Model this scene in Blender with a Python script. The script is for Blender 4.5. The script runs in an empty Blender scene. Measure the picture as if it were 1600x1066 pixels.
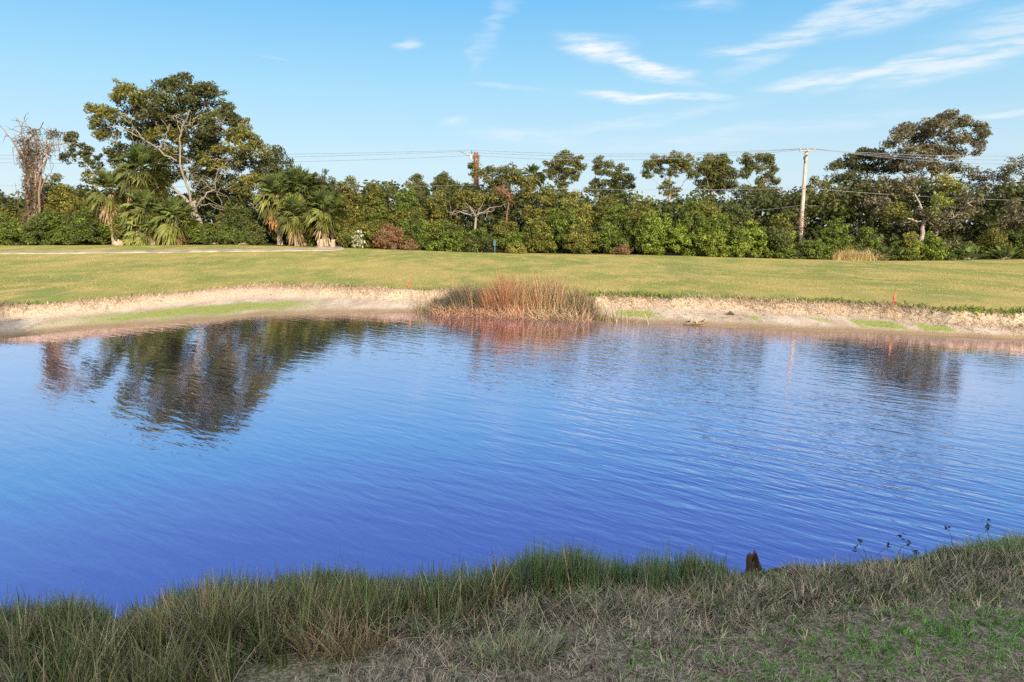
import bpy, math, random
import numpy as np
from mathutils import Vector

random.seed(7)
rng = np.random.default_rng(7)
C = bpy.context.scene
COL = C.collection
R = math.radians
PI = math.pi

# ------------------------------------------------------------------ camera
F = 1600 * 24 / 36.0
PITCH = math.atan((533 - 352) / F)
CAMH = 3.2
cam = bpy.data.cameras.new('camera'); cam.lens = 24; cam.sensor_width = 36
cam.clip_start = 0.1; cam.clip_end = 5000
co = bpy.data.objects.new('camera', cam); COL.objects.link(co)
co.location = (0, 0, CAMH); co.rotation_euler = (PI / 2 - PITCH, 0, 0)
C.camera = co

SUN_EL, SUN_AZ = R(21), R(24)          # the sun stands behind and a little to the right
# ------------------------------------------------------------------ world
W = bpy.data.worlds.new('World'); C.world = W; W.use_nodes = True
nt = W.node_tree; nt.nodes.clear()


def N(tree, typ, **kw):
    n = tree.nodes.new(typ)
    for k, v in kw.items():
        setattr(n, k, v)
    return n


def L(tree, a, b):
    tree.links.new(a, b)


def M(tree, op, a, b=None, clamp=False):
    n = tree.nodes.new('ShaderNodeMath'); n.operation = op; n.use_clamp = clamp
    for i, v in enumerate((a, b)):
        if v is None: continue
        if isinstance(v, (int, float)): n.inputs[i].default_value = v
        else: tree.links.new(v, n.inputs[i])
    return n.outputs[0]


def mixc(tree, fac, a, b, mode='MIX'):
    n = tree.nodes.new('ShaderNodeMix'); n.data_type = 'RGBA'; n.blend_type = mode
    for i, v in ((0, fac), (6, a), (7, b)):
        if isinstance(v, (int, float)): n.inputs[i].default_value = v
        elif isinstance(v, tuple): n.inputs[i].default_value = (*v[:3], 1)
        else: tree.links.new(v, n.inputs[i])
    return n.outputs[2]


def maprange(tree, v, a, b, c=0.0, d=1.0, smooth=True):
    n = tree.nodes.new('ShaderNodeMapRange')
    n.interpolation_type = 'SMOOTHSTEP' if smooth else 'LINEAR'
    tree.links.new(v, n.inputs[0])
    for i, x in enumerate((a, b, c, d)): n.inputs[1 + i].default_value = x
    return n.outputs[0]


sky = N(nt, 'ShaderNodeTexSky', sky_type='NISHITA', sun_disc=False,
        sun_elevation=SUN_EL, sun_rotation=PI - SUN_AZ)
sky.air_density = 1.0; sky.dust_density = 0.6; sky.ozone_density = 2.0
SKY_STRENGTH = 0.1
hs = N(nt, 'ShaderNodeHueSaturation'); hs.inputs['Saturation'].default_value = 1.22
hs.inputs['Hue'].default_value = 0.495
L(nt, sky.outputs[0], hs.inputs['Color'])
tc = N(nt, 'ShaderNodeTexCoord'); sp = N(nt, 'ShaderNodeSeparateXYZ')
L(nt, tc.outputs['Generated'], sp.inputs[0])
az = M(nt, 'ARCTAN2', sp.outputs[0], sp.outputs[1]); el = M(nt, 'ARCSINE', sp.outputs[2])
cb = N(nt, 'ShaderNodeCombineXYZ'); L(nt, az, cb.inputs[0]); L(nt, el, cb.inputs[1])
# warp for ragged wisps
mp = N(nt, 'ShaderNodeMapping'); mp.inputs['Scale'].default_value = (7, 26, 1)
mp.inputs['Rotation'].default_value = (0, 0, R(-8))
L(nt, cb.outputs[0], mp.inputs[0])
wn = N(nt, 'ShaderNodeTexNoise'); wn.inputs['Scale'].default_value = 1.3; wn.inputs['Detail'].default_value = 6
L(nt, mp.outputs[0], wn.inputs['Vector'])
vm = N(nt, 'ShaderNodeVectorMath', operation='MULTIPLY_ADD')
L(nt, wn.outputs['Color'], vm.inputs[0]); vm.inputs[1].default_value = (.09, .028, 0)
vs = N(nt, 'ShaderNodeVectorMath', operation='SUBTRACT'); L(nt, cb.outputs[0], vs.inputs[0])
vs.inputs[1].default_value = (.045, .014, 0); L(nt, vs.outputs[0], vm.inputs[2])
mp2 = N(nt, 'ShaderNodeMapping'); mp2.inputs['Scale'].default_value = (9, 60, 1)
mp2.inputs['Rotation'].default_value = (0, 0, R(6)); L(nt, cb.outputs[0], mp2.inputs[0])
wn2 = N(nt, 'ShaderNodeTexNoise'); wn2.inputs['Scale'].default_value = 1.6; wn2.inputs['Detail'].default_value = 8
wn2.inputs['Roughness'].default_value = .62; L(nt, mp2.outputs[0], wn2.inputs['Vector'])
wisp = maprange(nt, wn2.outputs['Fac'], .34, .62)


def dirof(u, v):
    a, b = (u - 800) / F, (533 - v) / F
    y = math.cos(PITCH) + b * math.sin(PITCH); z = -math.sin(PITCH) + b * math.cos(PITCH)
    l = math.sqrt(a * a + y * y + z * z)
    return math.atan2(a, y), math.asin(z / l)


CLOUDS = [  # u, v, half length, half width (photo px), slope down to the right (deg), strength
    (925, 74, 62, 20, 8, .95), (1005, 100, 85, 14, 20, .9), (1060, 118, 40, 9, 8, .6),
    (1010, 150, 125, 8, 3, .9), (775, 36, 60, 18, -60, .26), (748, 80, 40, 8, -80, .2),
    (1180, 78, 75, 10, 0, .6), (1265, 48, 120, 18, -24, .6), (1390, 18, 130, 22, -6, .6),
    (1290, 124, 90, 10, -6, .65), (1400, 106, 110, 11, -12, .75), (1530, 84, 130, 20, -14, .7),
    (1590, 48, 80, 30, -5, .5), (820, 212, 110, 16, 2, .36), (715, 192, 26, 11, 0, .5),
    (627, 71, 22, 8, 0, .5), (1010, 188, 180, 9, -7, .28), (1575, 178, 55, 4, 0, .6),
    (790, 137, 60, 4, 3, .3), (1100, 215, 200, 16, -4, .25), (430, 92, 30, 3, 10, .18),
    (1300, 195, 200, 12, -2, .2), (1100, 8, 50, 8, 0, .35)]
acc = None
for (u, v, hl, hw, ang, st) in CLOUDS:
    a, e = dirof(u, v)
    m = N(nt, 'ShaderNodeMapping', vector_type='TEXTURE')
    m.inputs['Location'].default_value = (a, e, 0)
    m.inputs['Rotation'].default_value = (0, 0, R(-ang))
    m.inputs['Scale'].default_value = (hl / F * 1.15, hw / F * 1.15, 1)
    L(nt, vm.outputs[0], m.inputs[0])
    ln = N(nt, 'ShaderNodeVectorMath', operation='LENGTH'); L(nt, m.outputs[0], ln.inputs[0])
    f = maprange(nt, ln.outputs['Value'], 1.15, .15, 0, st)
    acc = f if acc is None else M(nt, 'MAXIMUM', acc, f)
cm = M(nt, 'MULTIPLY', acc, M(nt, 'ADD', M(nt, 'MULTIPLY', wisp, .8), .2), clamp=True)
front = maprange(nt, sp.outputs[1], 0, .2)
cm = M(nt, 'MULTIPLY', cm, front)
# clear winter sky: pale over the horizon, deep blue higher up
rp = N(nt, 'ShaderNodeValToRGB'); L(nt, M(nt, 'DIVIDE', el, 1.2, True), rp.inputs[0])
stops = [(0, (4.2, 5.0, 5.7)), (.075, (3.7, 4.95, 5.8)), (.15, (2.6, 4.6, 5.9)), (.255, (1.1, 3.45, 5.95)), (.30, (1.05, 2.55, 5.5)), (.36, (.74, 1.70, 4.9)), (.47, (.48, 1.12, 4.1)), (1, (.4, .9, 3.2))]
while len(rp.color_ramp.elements) < len(stops): rp.color_ramp.elements.new(.5)
for e_, (p_, c_) in zip(rp.color_ramp.elements, stops):
    e_.position = p_; e_.color = (*[x / 8 for x in c_], 1)
sc_ = N(nt, 'ShaderNodeVectorMath', operation='SCALE'); L(nt, rp.outputs[0], sc_.inputs[0]); sc_.inputs['Scale'].default_value = 8
skyc = mixc(nt, .85, hs.outputs[0], sc_.outputs[0])
out = mixc(nt, cm, skyc, (5.9, 6.1, 6.3))
# unseen bright cloud added overhead and behind, as fill for the shaded near bank
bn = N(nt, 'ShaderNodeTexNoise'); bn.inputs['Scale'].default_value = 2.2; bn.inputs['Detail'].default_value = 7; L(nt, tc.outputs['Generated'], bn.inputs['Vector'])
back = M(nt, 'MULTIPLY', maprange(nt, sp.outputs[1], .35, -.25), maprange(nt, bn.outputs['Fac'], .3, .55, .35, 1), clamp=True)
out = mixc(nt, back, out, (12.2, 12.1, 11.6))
bg = N(nt, 'ShaderNodeBackground'); bg.inputs[1].default_value = SKY_STRENGTH
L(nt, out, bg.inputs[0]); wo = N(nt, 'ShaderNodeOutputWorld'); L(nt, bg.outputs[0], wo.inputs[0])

# ------------------------------------------------------------------ sun
sl = bpy.data.lights.new('sun', 'SUN'); sl.energy = 4.6; sl.angle = R(.6); sl.color = (1, .86, .68)
so = bpy.data.objects.new('sun', sl); COL.objects.link(so)
sd = Vector((math.sin(SUN_AZ) * math.cos(SUN_EL), -math.cos(SUN_AZ) * math.cos(SUN_EL), math.sin(SUN_EL)))
so.rotation_euler = sd.to_track_quat('Z', 'Y').to_euler()

C.view_settings.view_transform = 'Standard'; C.view_settings.look = 'None'
C.view_settings.exposure = 0.7; C.view_settings.gamma = 1
C.render.engine = 'CYCLES'
C.cycles.max_bounces = 6; C.cycles.diffuse_bounces = 3; C.cycles.glossy_bounces = 3
C.cycles.transmission_bounces = 3; C.cycles.transparent_max_bounces = 4
C.cycles.use_denoising = False


# ------------------------------------------------------------------ geometry helpers
def at(u, v, D):
    """world point seen at photo pixel (u, v) at ground distance D"""
    a, b = (u - 800) / F, (533 - v) / F
    y = math.cos(PITCH) + b * math.sin(PITCH); z = -math.sin(PITCH) + b * math.cos(PITCH)
    t = D / y
    return np.array([a * t, D, CAMH + z * t])


def atz(u, v, z0):
    a, b = (u - 800) / F, (533 - v) / F
    y = math.cos(PITCH) + b * math.sin(PITCH); z = -math.sin(PITCH) + b * math.cos(PITCH)
    t = (z0 - CAMH) / z
    return a * t, y * t


def unit(a):
    return a / np.maximum(np.linalg.norm(a, axis=-1, keepdims=True), 1e-9)


WS = [1.0]       # blade width factor


class MB:
    """collects quads with a colour per vertex; build() links ONE mesh object"""
    def __init__(s):
        s.v, s.f, s.c, s.n, s.sm = [], [], [], 0, []

    def add(s, v, f, c, smooth=False):
        v = np.asarray(v, float).reshape(-1, 3); f = np.asarray(f, np.int64).reshape(-1, 4)
        c = np.asarray(c, float)
        if c.ndim == 1: c = np.tile(c, (len(v), 1))
        s.v.append(v); s.f.append(f + s.n); s.c.append(c); s.n += len(v)
        s.sm.append(np.full(len(f), smooth))

    def tube(s, pts, rad, col, k=7, cap=True):
        pts = np.asarray(pts, float); n = len(pts)
        rad = np.broadcast_to(np.asarray(rad, float), (n,))
        tan = unit(np.gradient(pts, axis=0))
        ref = np.array([0, 0, 1.0]) if abs(tan[0][2]) < .9 else np.array([1.0, 0, 0])
        A = unit(np.cross(tan, ref)); B = np.cross(tan, A)
        th = np.arange(k) * 2 * PI / k
        ring = pts[:, None] + rad[:, None, None] * (np.cos(th)[None, :, None] * A[:, None] + np.sin(th)[None, :, None] * B[:, None])
        v = ring.reshape(-1, 3)
        i = np.arange(n - 1)[:, None] * k; j = np.arange(k)[None]
        f = np.stack([i + j, i + (j + 1) % k, i + k + (j + 1) % k, i + k + j], -1).reshape(-1, 4)
        s.add(v, f, col, True)
        if cap:
            for e in (0, n - 1):
                b = e * k
                m = s.n - len(v)
                idx = [b + q for q in range(k)]
                ff = [[idx[0], idx[q], idx[q + 1], idx[min(q + 2, k - 1)]] for q in range(1, k - 1, 2) if q + 1 < k]
                ff = [x for x in ff if len(set(x)) == 4]
                if ff:
                    s.f.append(np.array(ff) + m); s.sm.append(np.full(len(ff), False))
        return s

    def box(s, lo, hi, col):
        x0, y0, z0 = lo; x1, y1, z1 = hi
        v = [(x0, y0, z0), (x1, y0, z0), (x1, y1, z0), (x0, y1, z0), (x0, y0, z1), (x1, y0, z1), (x1, y1, z1), (x0, y1, z1)]
        s.add(v, [(0, 3, 2, 1), (4, 5, 6, 7), (0, 1, 5, 4), (1, 2, 6, 5), (2, 3, 7, 6), (3, 0, 4, 7)], col)
        return s

    def leaves(s, p, nrm, length, width, col):
        """diamond leaves: centres p, normals nrm"""
        m = len(p)
        if m == 0: return
        r = unit(rng.normal(size=(m, 3)))
        d = unit(np.cross(nrm, r)); e = np.cross(nrm, d)
        l = (np.asarray(length) * rng.uniform(.6, 1.3, m))[:, None]; w = (np.asarray(width) * rng.uniform(.7, 1.2, m))[:, None]
        v = np.stack([p - d * l * .5, p + e * w * .5 + d * l * .05, p + d * l * .5 + nrm * l * .0, p - e * w * .5 + d * l * .05], 1)
        f = np.arange(m * 4).reshape(m, 4)
        s.add(v.reshape(-1, 3), f, np.repeat(col, 4, 0))

    def blades(s, root, az, lean, h, w, col, bend=.6, seg=3):
        """curved grass blades; lean/bend in radians from the vertical"""
        m = len(root)
        if m == 0: return
        dirh = np.stack([np.cos(az), np.sin(az), np.zeros(m)], 1)
        side = np.stack([-np.sin(az), np.cos(az), np.zeros(m)], 1)
        rot = rng.uniform(-1.2, 1.2, m)
        side = side * np.cos(rot)[:, None] + dirh * np.sin(rot)[:, None]
        p = root.copy(); vs = []
        w = w * WS[0]
        bend = np.broadcast_to(np.asarray(bend, float), (m,))
        for k in range(seg + 1):
            ww = w * (1 - (k / seg) ** 1.4) + .0006
            vs.append(p - side * (ww / 2)[:, None]); vs.append(p + side * (ww / 2)[:, None])
            a = lean + bend * (k + .5) / seg
            st = h / seg
            p = p + dirh * (np.sin(a) * st)[:, None] + np.array([0, 0, 1.0]) * (np.cos(a) * st)[:, None]
        v = np.stack(vs, 1)                                 # m, 2(seg+1), 3
        q = np.arange(m)[:, None] * (2 * seg + 2)
        f = np.concatenate([np.stack([q + 2 * k, q + 2 * k + 1, q + 2 * k + 3, q + 2 * k + 2], -1) for k in range(seg)], 1)
        s.add(v.reshape(-1, 3), f.reshape(-1, 4), np.repeat(col, 2 * seg + 2, 0))

    def build(s, name, mat, parent=None, loc=(0, 0, 0)):
        v = np.concatenate(s.v) - np.asarray(loc, float); f = np.concatenate(s.f); c = np.concatenate(s.c)
        me = bpy.data.meshes.new(name)
        me.vertices.add(len(v)); me.vertices.foreach_set('co', v.astype(np.float32).ravel())
        me.loops.add(f.size); me.loops.foreach_set('vertex_index', f.astype(np.int32).ravel())
        me.polygons.add(len(f)); me.polygons.foreach_set('loop_start', (np.arange(len(f)) * 4).astype(np.int32))
        me.polygons.foreach_set('loop_total', np.full(len(f), 4, np.int32))
        me.polygons.foreach_set('use_smooth', np.concatenate(s.sm))
        a = me.attributes.new('Col', 'FLOAT_COLOR', 'POINT')
        a.data.foreach_set('color', np.concatenate([np.clip(c, 0, 1), np.ones((len(c), 1))], 1).astype(np.float32).ravel())
        me.update(calc_edges=True)
        me.materials.append(mat)
        o = bpy.data.objects.new(name, me); COL.objects.link(o)
        if parent is not None:
            o.parent = parent
            pl = parent.location
            if parent.type == 'EMPTY' or parent.parent is None:
                o.location = Vector(loc) - Vector(pl)
            else:
                o.location = Vector(loc) - Vector(pl) - Vector(parent.parent.location)
        else: o.location = loc
        return o


def tag(o, label, cat, group=None, kind=None):
    if label: o['label'] = label
    if cat: o['category'] = cat
    if group: o['group'] = group
    if kind: o['kind'] = kind
    return o


def thing(name, label, cat, loc, group=None):
    o = bpy.data.objects.new(name, None); COL.objects.link(o)
    o.empty_display_size = .3; o.location = tuple(float(q) for q in loc)
    return tag(o, label, cat, group)


# ------------------------------------------------------------------ materials
def mat_attr(name, rough=.7, transl=.0, spec=.2, noise=None, bump=0, var=0.0):
    m = bpy.data.materials.new(name); m.use_nodes = True; t = m.node_tree; t.nodes.clear()
    at_ = N(t, 'ShaderNodeAttribute', attribute_name='Col')
    c = at_.outputs['Color']
    if var:
        ge = N(t, 'ShaderNodeNewGeometry')
        k = maprange(t, ge.outputs['Random Per Island'], 0, 1, 1 - var, 1 + var, False)
        vmn = N(t, 'ShaderNodeVectorMath', operation='SCALE'); L(t, c, vmn.inputs[0]); L(t, k, vmn.inputs['Scale'])
        c = vmn.outputs[0]
    p = N(t, 'ShaderNodeBsdfPrincipled')
    p.inputs['Roughness'].default_value = rough; p.inputs['Specular IOR Level'].default_value = spec
    if noise:
        tcn = N(t, 'ShaderNodeTexCoord'); no = N(t, 'ShaderNodeTexNoise')
        mpn = N(t, 'ShaderNodeMapping'); mpn.inputs['Scale'].default_value = noise[1]
        L(t, tcn.outputs['Object'], mpn.inputs[0]); L(t, mpn.outputs[0], no.inputs['Vector'])
        no.inputs['Scale'].default_value = noise[0]; no.inputs['Detail'].default_value = 6
        k = maprange(t, no.outputs['Fac'], .3, .7, .55, 1.35, False)
        vmn = N(t, 'ShaderNodeVectorMath', operation='SCALE'); L(t, c, vmn.inputs[0]); L(t, k, vmn.inputs['Scale'])
        c = vmn.outputs[0]
        if bump:
            b = N(t, 'ShaderNodeBump'); b.inputs['Distance'].default_value = bump; L(t, no.outputs['Fac'], b.inputs['Height'])
            L(t, b.outputs[0], p.inputs['Normal'])
    L(t, c, p.inputs['Base Color'])
    o = N(t, 'ShaderNodeOutputMaterial')
    if transl:
        tr = N(t, 'ShaderNodeBsdfTranslucent'); L(t, c, tr.inputs['Color'])
        mx = N(t, 'ShaderNodeMixShader'); mx.inputs[0].default_value = transl
        L(t, p.outputs[0], mx.inputs[1]); L(t, tr.outputs[0], mx.inputs[2]); L(t, mx.outputs[0], o.inputs[0])
    else: L(t, p.outputs[0], o.inputs[0])
    return m


LEAF = mat_attr('leaf', .55, .25, .25, var=.25)
PALM = mat_attr('palm_frond', .6, .2, .15, var=.35)
GRASS = mat_attr('grass_blade', .6, .25, .2, var=.25)
BARK = mat_attr('bark', .85, 0, .1, noise=(3, (4, 4, 1)), bump=.03)
WOOD = mat_attr('weathered_wood', .8, 0, .15, noise=(6, (3, 3, .4)), bump=.01)
PLAIN = mat_attr('painted_metal', .5, 0, .4, noise=(8, (1, 1, 1)))
WALLM = mat_attr('stucco', .9, 0, .1, noise=(4, (1, 1, 1)), bump=.004)

PAL = {k: np.array(v) for k, v in {
    'oakdark': [(.030, .042, .018), (.045, .058, .024), (.065, .075, .030), (.05, .05, .03)],
    'oakolive': [(.11, .10, .022), (.15, .125, .030), (.085, .085, .022), (.06, .07, .02)],
    'olive': [(.085, .095, .020), (.12, .12, .026), (.065, .080, .020), (.14, .12, .03)],
    'green': [(.045, .085, .016), (.065, .115, .020), (.095, .15, .030), (.04, .07, .02)],
    'bright': [(.085, .15, .022), (.12, .19, .032), (.065, .11, .022), (.15, .20, .05)],
    'deep': [(.028, .052, .020), (.040, .070, .026), (.055, .085, .03), (.03, .045, .02)],
    'yellow': [(.22, .21, .035), (.28, .26, .05), (.15, .16, .03), (.10, .13, .03)],
    'pine': [(.040, .062, .022), (.058, .080, .028), (.085, .10, .032), (.05, .055, .03)],
    'grey': [(.065, .065, .040), (.090, .085, .050), (.12, .105, .065), (.05, .055, .035)],
    'brown': [(.15, .075, .035), (.20, .11, .05), (.11, .07, .04), (.26, .17, .08)],
    'russet': [(.22, .09, .04), (.28, .12, .06), (.16, .08, .04), (.30, .18, .09)],
    'cream': [(.5, .46, .34), (.42, .38, .26), (.10, .12, .04), (.07, .10, .03)],
    'straw': [(.38, .29, .13), (.46, .36, .18), (.30, .22, .10), (.22, .18, .08)],
}.items()}
PAL = {k: v * np.array([1.62, 1.5, 1.25]) if k not in ('cream', 'straw', 'brown', 'russet') else v * 1.15 for k, v in PAL.items()}
for k_, m_ in dict(green=(1.06, .90, .8), deep=(1.22, .95, .72), bright=(1.0, .86, .75), yellow=(.68, .68, .85), pine=(1.15, 1.02, .8), oakdark=(1.0, 1.0, .88), oakolive=(.86, .94, .9), olive=(.80, .84, .85), russet=(.8, .85, .8)).items():
    PAL[k_] = PAL[k_] * np.array(m_)


def palcol(key, n):
    p = PAL[key]
    i = rng.integers(0, len(p), n); j = rng.integers(0, len(p), n)
    t = rng.uniform(0, 1, (n, 1))
    return (p[i] * (1 - t) + p[j] * t) * rng.uniform(.8, 1.25, (n, 1))


# ------------------------------------------------------------------ terrain
def smooth(t): t = np.clip(t, 0, 1); return t * t * (3 - 2 * t)


farpx = [(0, 529), (60, 521), (120, 516), (200, 511), (320, 503), (400, 495), (500, 490), (640, 488), (800, 494), (940, 500),
         (1100, 510), (1300, 519), (1500, 526), (1600, 530)]
far = [(-70, 8), (-31, 8.3), (-28, 14), (-22, 18)] + [atz(u, v, 0) for u, v in farpx] + [(18, 18.3), (24, 16.5), (30, 12), (33, 9), (70, 8.7)]
nearpx = [(0, 1006), (170, 990), (300, 966), (500, 950), (700, 942), (850, 930), (1000, 924), (1130, 906), (1300, 890), (1450, 872), (1600, 850)]
near = [(-70, 8), (-31, 8), (-26, 4), (-14, 3), (-7, 4.2)] + [atz(u, v, 0) for u, v in nearpx] + [(9, 7.4), (16, 8.2), (33, 8.4), (70, 8.5)]
far = np.array(far); near = np.array(near)
far = far[np.argsort(far[:, 0])]; near = near[np.argsort(near[:, 0])]
toppx = [(0, 477), (100, 473), (200, 465), (300, 455), (400, 446), (520, 447), (640, 452), (940, 463), (1100, 465), (1300, 472), (1400, 478), (1500, 485), (1600, 489)]
ZB = .62
top = np.array([atz(u, v, ZB) for u, v in toppx]); top = top[np.argsort(top[:, 0])]
basepx = [(0, 385), (350, 384), (480, 387), (600, 391), (740, 396), (1000, 400), (1200, 405), (1400, 409), (1600, 407)]
TD = 51.0
tb = np.array([at(u, v, TD)[[0, 2]] for u, v in basepx])


def wob(x, y, s, ph=0):
    return (np.sin(x * s + 1.3 * np.sin(y * s * .7 + ph) + ph) + np.sin(x * s * 2.3 + y * s * 1.7 + 2 * ph) * .5) / 1.5


def yfar(x): return np.interp(x, far[:, 0], far[:, 1]) + .12 * np.sin(x * 1.9) * np.sin(x * .7 + 1) + .05 * np.sin(x * 5.3)
def ynear(x): return np.interp(x, near[:, 0], near[:, 1]) + .05 * np.sin(x * 3.1) + .03 * np.sin(x * 7.7 + 1)
def ytop(x):
    return np.maximum(np.interp(x, top[:, 0], top[:, 1]) + .28 * np.sin(x * 1.3 + 2) * np.sin(x * .43) + .16 * np.sin(x * 4.1) + .07 * np.sin(x * 9.7), yfar(x) + 1.2)


def height(x, y):
    x = np.asarray(x, float); y = np.asarray(y, float)
    yf, yn, yt = yfar(x), ynear(x), ytop(x)
    yf = np.maximum(yf, yn)
    # far side
    t = (y - yf) / (yt - yf)
    bank = np.where(t < .66, .26 * (t / .66) ** .8, .26 + (ZB - .26) * smooth((t - .66) / .30))
    bank = np.where(t < 0, 0, bank)
    zt = np.interp(x, tb[:, 0], tb[:, 1])
    q = np.clip((y - yt) / (TD - yt), 0, 1)
    lawn = (zt - ZB) * q + .05 * wob(x, y, .35, 1) * np.sin(q * PI) + .03 * smooth((y - yt) / .8)
    zf = np.where(t < 1, bank, ZB + lawn)
    # near side
    s = yn - y
    zn = .04 + .32 * (1 - np.exp(-np.maximum(s, 0) / .8)) + .03 * np.clip(s, 0, 12)
    zn = zn * smooth(s / .12) + .02 * wob(x, y, 3.3)
    # under water
    ins = np.minimum(y - yn, yf - y)
    zu = -.7 * smooth(ins / 2.0) - .02
    mid = (yn + yf) / 2
    z = np.where(y > mid, np.where(y >= yf, zf, zu), np.where(y <= yn, zn, zu))
    return z


def grow(a, b, n, d0):
    r = 1.0 + 1e-6
    lo, hi = 1.0, 2.0
    for _ in range(60):
        r = (lo + hi) / 2
        s = d0 * (r ** n - 1) / (r - 1 + 1e-12)
        if s > abs(b - a): hi = r
        else: lo = r
    q = np.cumsum(d0 * r ** np.arange(n)); q = q * abs(b - a) / q[-1]
    return a + np.sign(b - a) * q


xs = np.concatenate([grow(-40, -1500, 26, .6)[::-1], np.arange(-40, 40.01, .22), grow(40, 1500, 26, .6)])
ys = np.concatenate([grow(-4, -600, 22, .6)[::-1], np.arange(-4, 3, .4), np.arange(3, 9, .08), np.arange(9, 17, .5), np.arange(17, 32, .11),
                     np.arange(32, 60, .5), grow(60, 1800, 24, .8)])
GX, GY = np.meshgrid(xs, ys)
GZ = height(GX, GY)
nx, ny = len(xs), len(ys)
yf_, yn_, yt_ = yfar(GX), ynear(GX), ytop(GX)
att = np.stack([np.clip((GY - yf_) / (yt_ - yf_) / 4, 0, 1),          # bank coordinate / 4 (0.25 = bank top)
                np.clip((yn_ - GY) / 4, 0, 1),                          # metres behind the near shore / 4
                np.clip((GY - 40) / 20, 0, 1)], -1).reshape(-1, 3)
g = MB()
idx = (np.arange(ny - 1)[:, None] * nx + np.arange(nx - 1)[None])
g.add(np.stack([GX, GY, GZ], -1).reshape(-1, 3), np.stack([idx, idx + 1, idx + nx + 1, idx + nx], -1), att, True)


def mat_ground():
    m = bpy.data.materials.new('ground'); m.use_nodes = True; t = m.node_tree; t.nodes.clear()
    a = N(t, 'ShaderNodeAttribute', attribute_name='Col'); s = N(t, 'ShaderNodeSeparateXYZ'); L(t, a.outputs['Vector'], s.inputs[0])
    tc_ = N(t, 'ShaderNodeTexCoord')

    def noise(scale, sc=(1, 1, 1), det=5, rough=.55, rot=0):
        mp_ = N(t, 'ShaderNodeMapping'); mp_.inputs['Scale'].default_value = sc; mp_.inputs['Rotation'].default_value = (0, 0, rot)
        L(t, tc_.outputs['Object'], mp_.inputs[0])
        n = N(t, 'ShaderNodeTexNoise'); n.inputs['Scale'].default_value = scale; n.inputs['Detail'].default_value = det
        n.inputs['Roughness'].default_value = rough; L(t, mp_.outputs[0], n.inputs['Vector'])
        return n.outputs['Fac']
    n_big = noise(.22, (1, .6, 1), 4); n_mid = noise(.9, (1, .55, 1), 6, .6); n_fine = noise(9, (1, 1, 1), 8, .7); n_x = noise(38, (1, 1, 1), 4, .6)
    n_str = noise(1.6, (1, .35, 1), 6, .6)
    # far lawn
    c = mixc(t, maprange(t, n_big, .38, .62), (.40, .33, .11), (.20, .235, .065))
    c = mixc(t, maprange(t, n_mid, .45, .68, 0, .85), c, (.50, .365, .14))
    c = mixc(t, maprange(t, noise(.55, (1, .5, 1), 5), .52, .66, 0, .6), c, (.20, .27, .06))
    c = mixc(t, maprange(t, n_fine, .3, .75, 0, .55), c, (.20, .18, .05))
    c = mixc(t, maprange(t, noise(2.2, (1, .5, 1), 3), .70, .76, 0, .8), c, (.46, .38, .19))
    # far sandy bank
    sand = mixc(t, maprange(t, n_str, .35, .68), (.41, .32, .235), (.57, .475, .375))
    sand = mixc(t, maprange(t, n_fine, .4, .75, 0, .5), sand, (.33, .25, .17))
    pink = mixc(t, maprange(t, n_fine, .35, .7), (.42, .32, .22), (.57, .46, .34))
    bk = s.outputs[0]
    warp = M(t, 'ADD', bk, M(t, 'MULTIPLY', M(t, 'SUBTRACT', n_mid, .5), .10))
    warp = M(t, 'ADD', warp, M(t, 'MULTIPLY', M(t, 'SUBTRACT', n_fine, .5), .08))
    wet = mixc(t, n_mid, (.20, .14, .075), (.34, .255, .15))
    b = mixc(t, maprange(t, bk, .008, .075), wet, sand)
    # algae film on the low wet shelf, in patches
    alg = M(t, 'MULTIPLY', maprange(t, warp, .03, .065), maprange(t, warp, .155, .115))
    sx = N(t, 'ShaderNodeSeparateXYZ'); L(t, tc_.outputs['Object'], sx.inputs[0])
    patch = maprange(t, noise(.30, (1, .8, 1), 4, .6), .50, .57)
    leftp = M(t, 'MULTIPLY', maprange(t, sx.outputs[0], -15.5, -12.5), maprange(t, sx.outputs[0], -6.5, -9.5))
    rightp = M(t, 'MULTIPLY', maprange(t, sx.outputs[0], 3, 4), maprange(t, noise(.75, (1, .25, 1), 3, .5), .50, .58))
    alg = M(t, 'MULTIPLY', alg, M(t, 'MAXIMUM', leftp, rightp))
    b = mixc(t, M(t, 'MULTIPLY', alg, .92), b, mixc(t, n_fine, (.17, .22, .04), (.33, .36, .09)))
    b = mixc(t, maprange(t, warp, .150, .19), b, pink)
    c = mixc(t, maprange(t, warp, .262, .235), c, b)
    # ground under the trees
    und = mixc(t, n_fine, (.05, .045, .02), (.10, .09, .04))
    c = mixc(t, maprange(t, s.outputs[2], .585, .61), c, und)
    # near bank turf
    nb = mixc(t, maprange(t, n_mid, .42, .6), (.17, .14, .095), (.10, .15, .055))
    nb = mixc(t, maprange(t, n_x, .42, .62), nb, (.36, .31, .23))
    nb = mixc(t, maprange(t, s.outputs[1], .12, .0), nb, (.05, .04, .028))
    c = mixc(t, maprange(t, s.outputs[1], .0, .004), c, nb)
    p = N(t, 'ShaderNodeBsdfPrincipled'); p.inputs['Roughness'].default_value = .9; p.inputs['Specular IOR Level'].default_value = .1
    L(t, c, p.inputs['Base Color'])
    bm = N(t, 'ShaderNodeBump'); bm.inputs['Distance'].default_value = .07; bm.inputs['Strength'].default_value = .8
    L(t, M(t, 'ADD', M(t, 'ADD', n_fine, M(t, 'MULTIPLY', n_x, .4)), M(t, 'MULTIPLY', n_str, .8)), bm.inputs['Height']); L(t, bm.outputs[0], p.inputs['Normal'])
    o = N(t, 'ShaderNodeOutputMaterial'); L(t, p.outputs[0], o.inputs[0])
    return m


tag(g.build('ground', mat_ground()), None, None, kind='structure')


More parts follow.
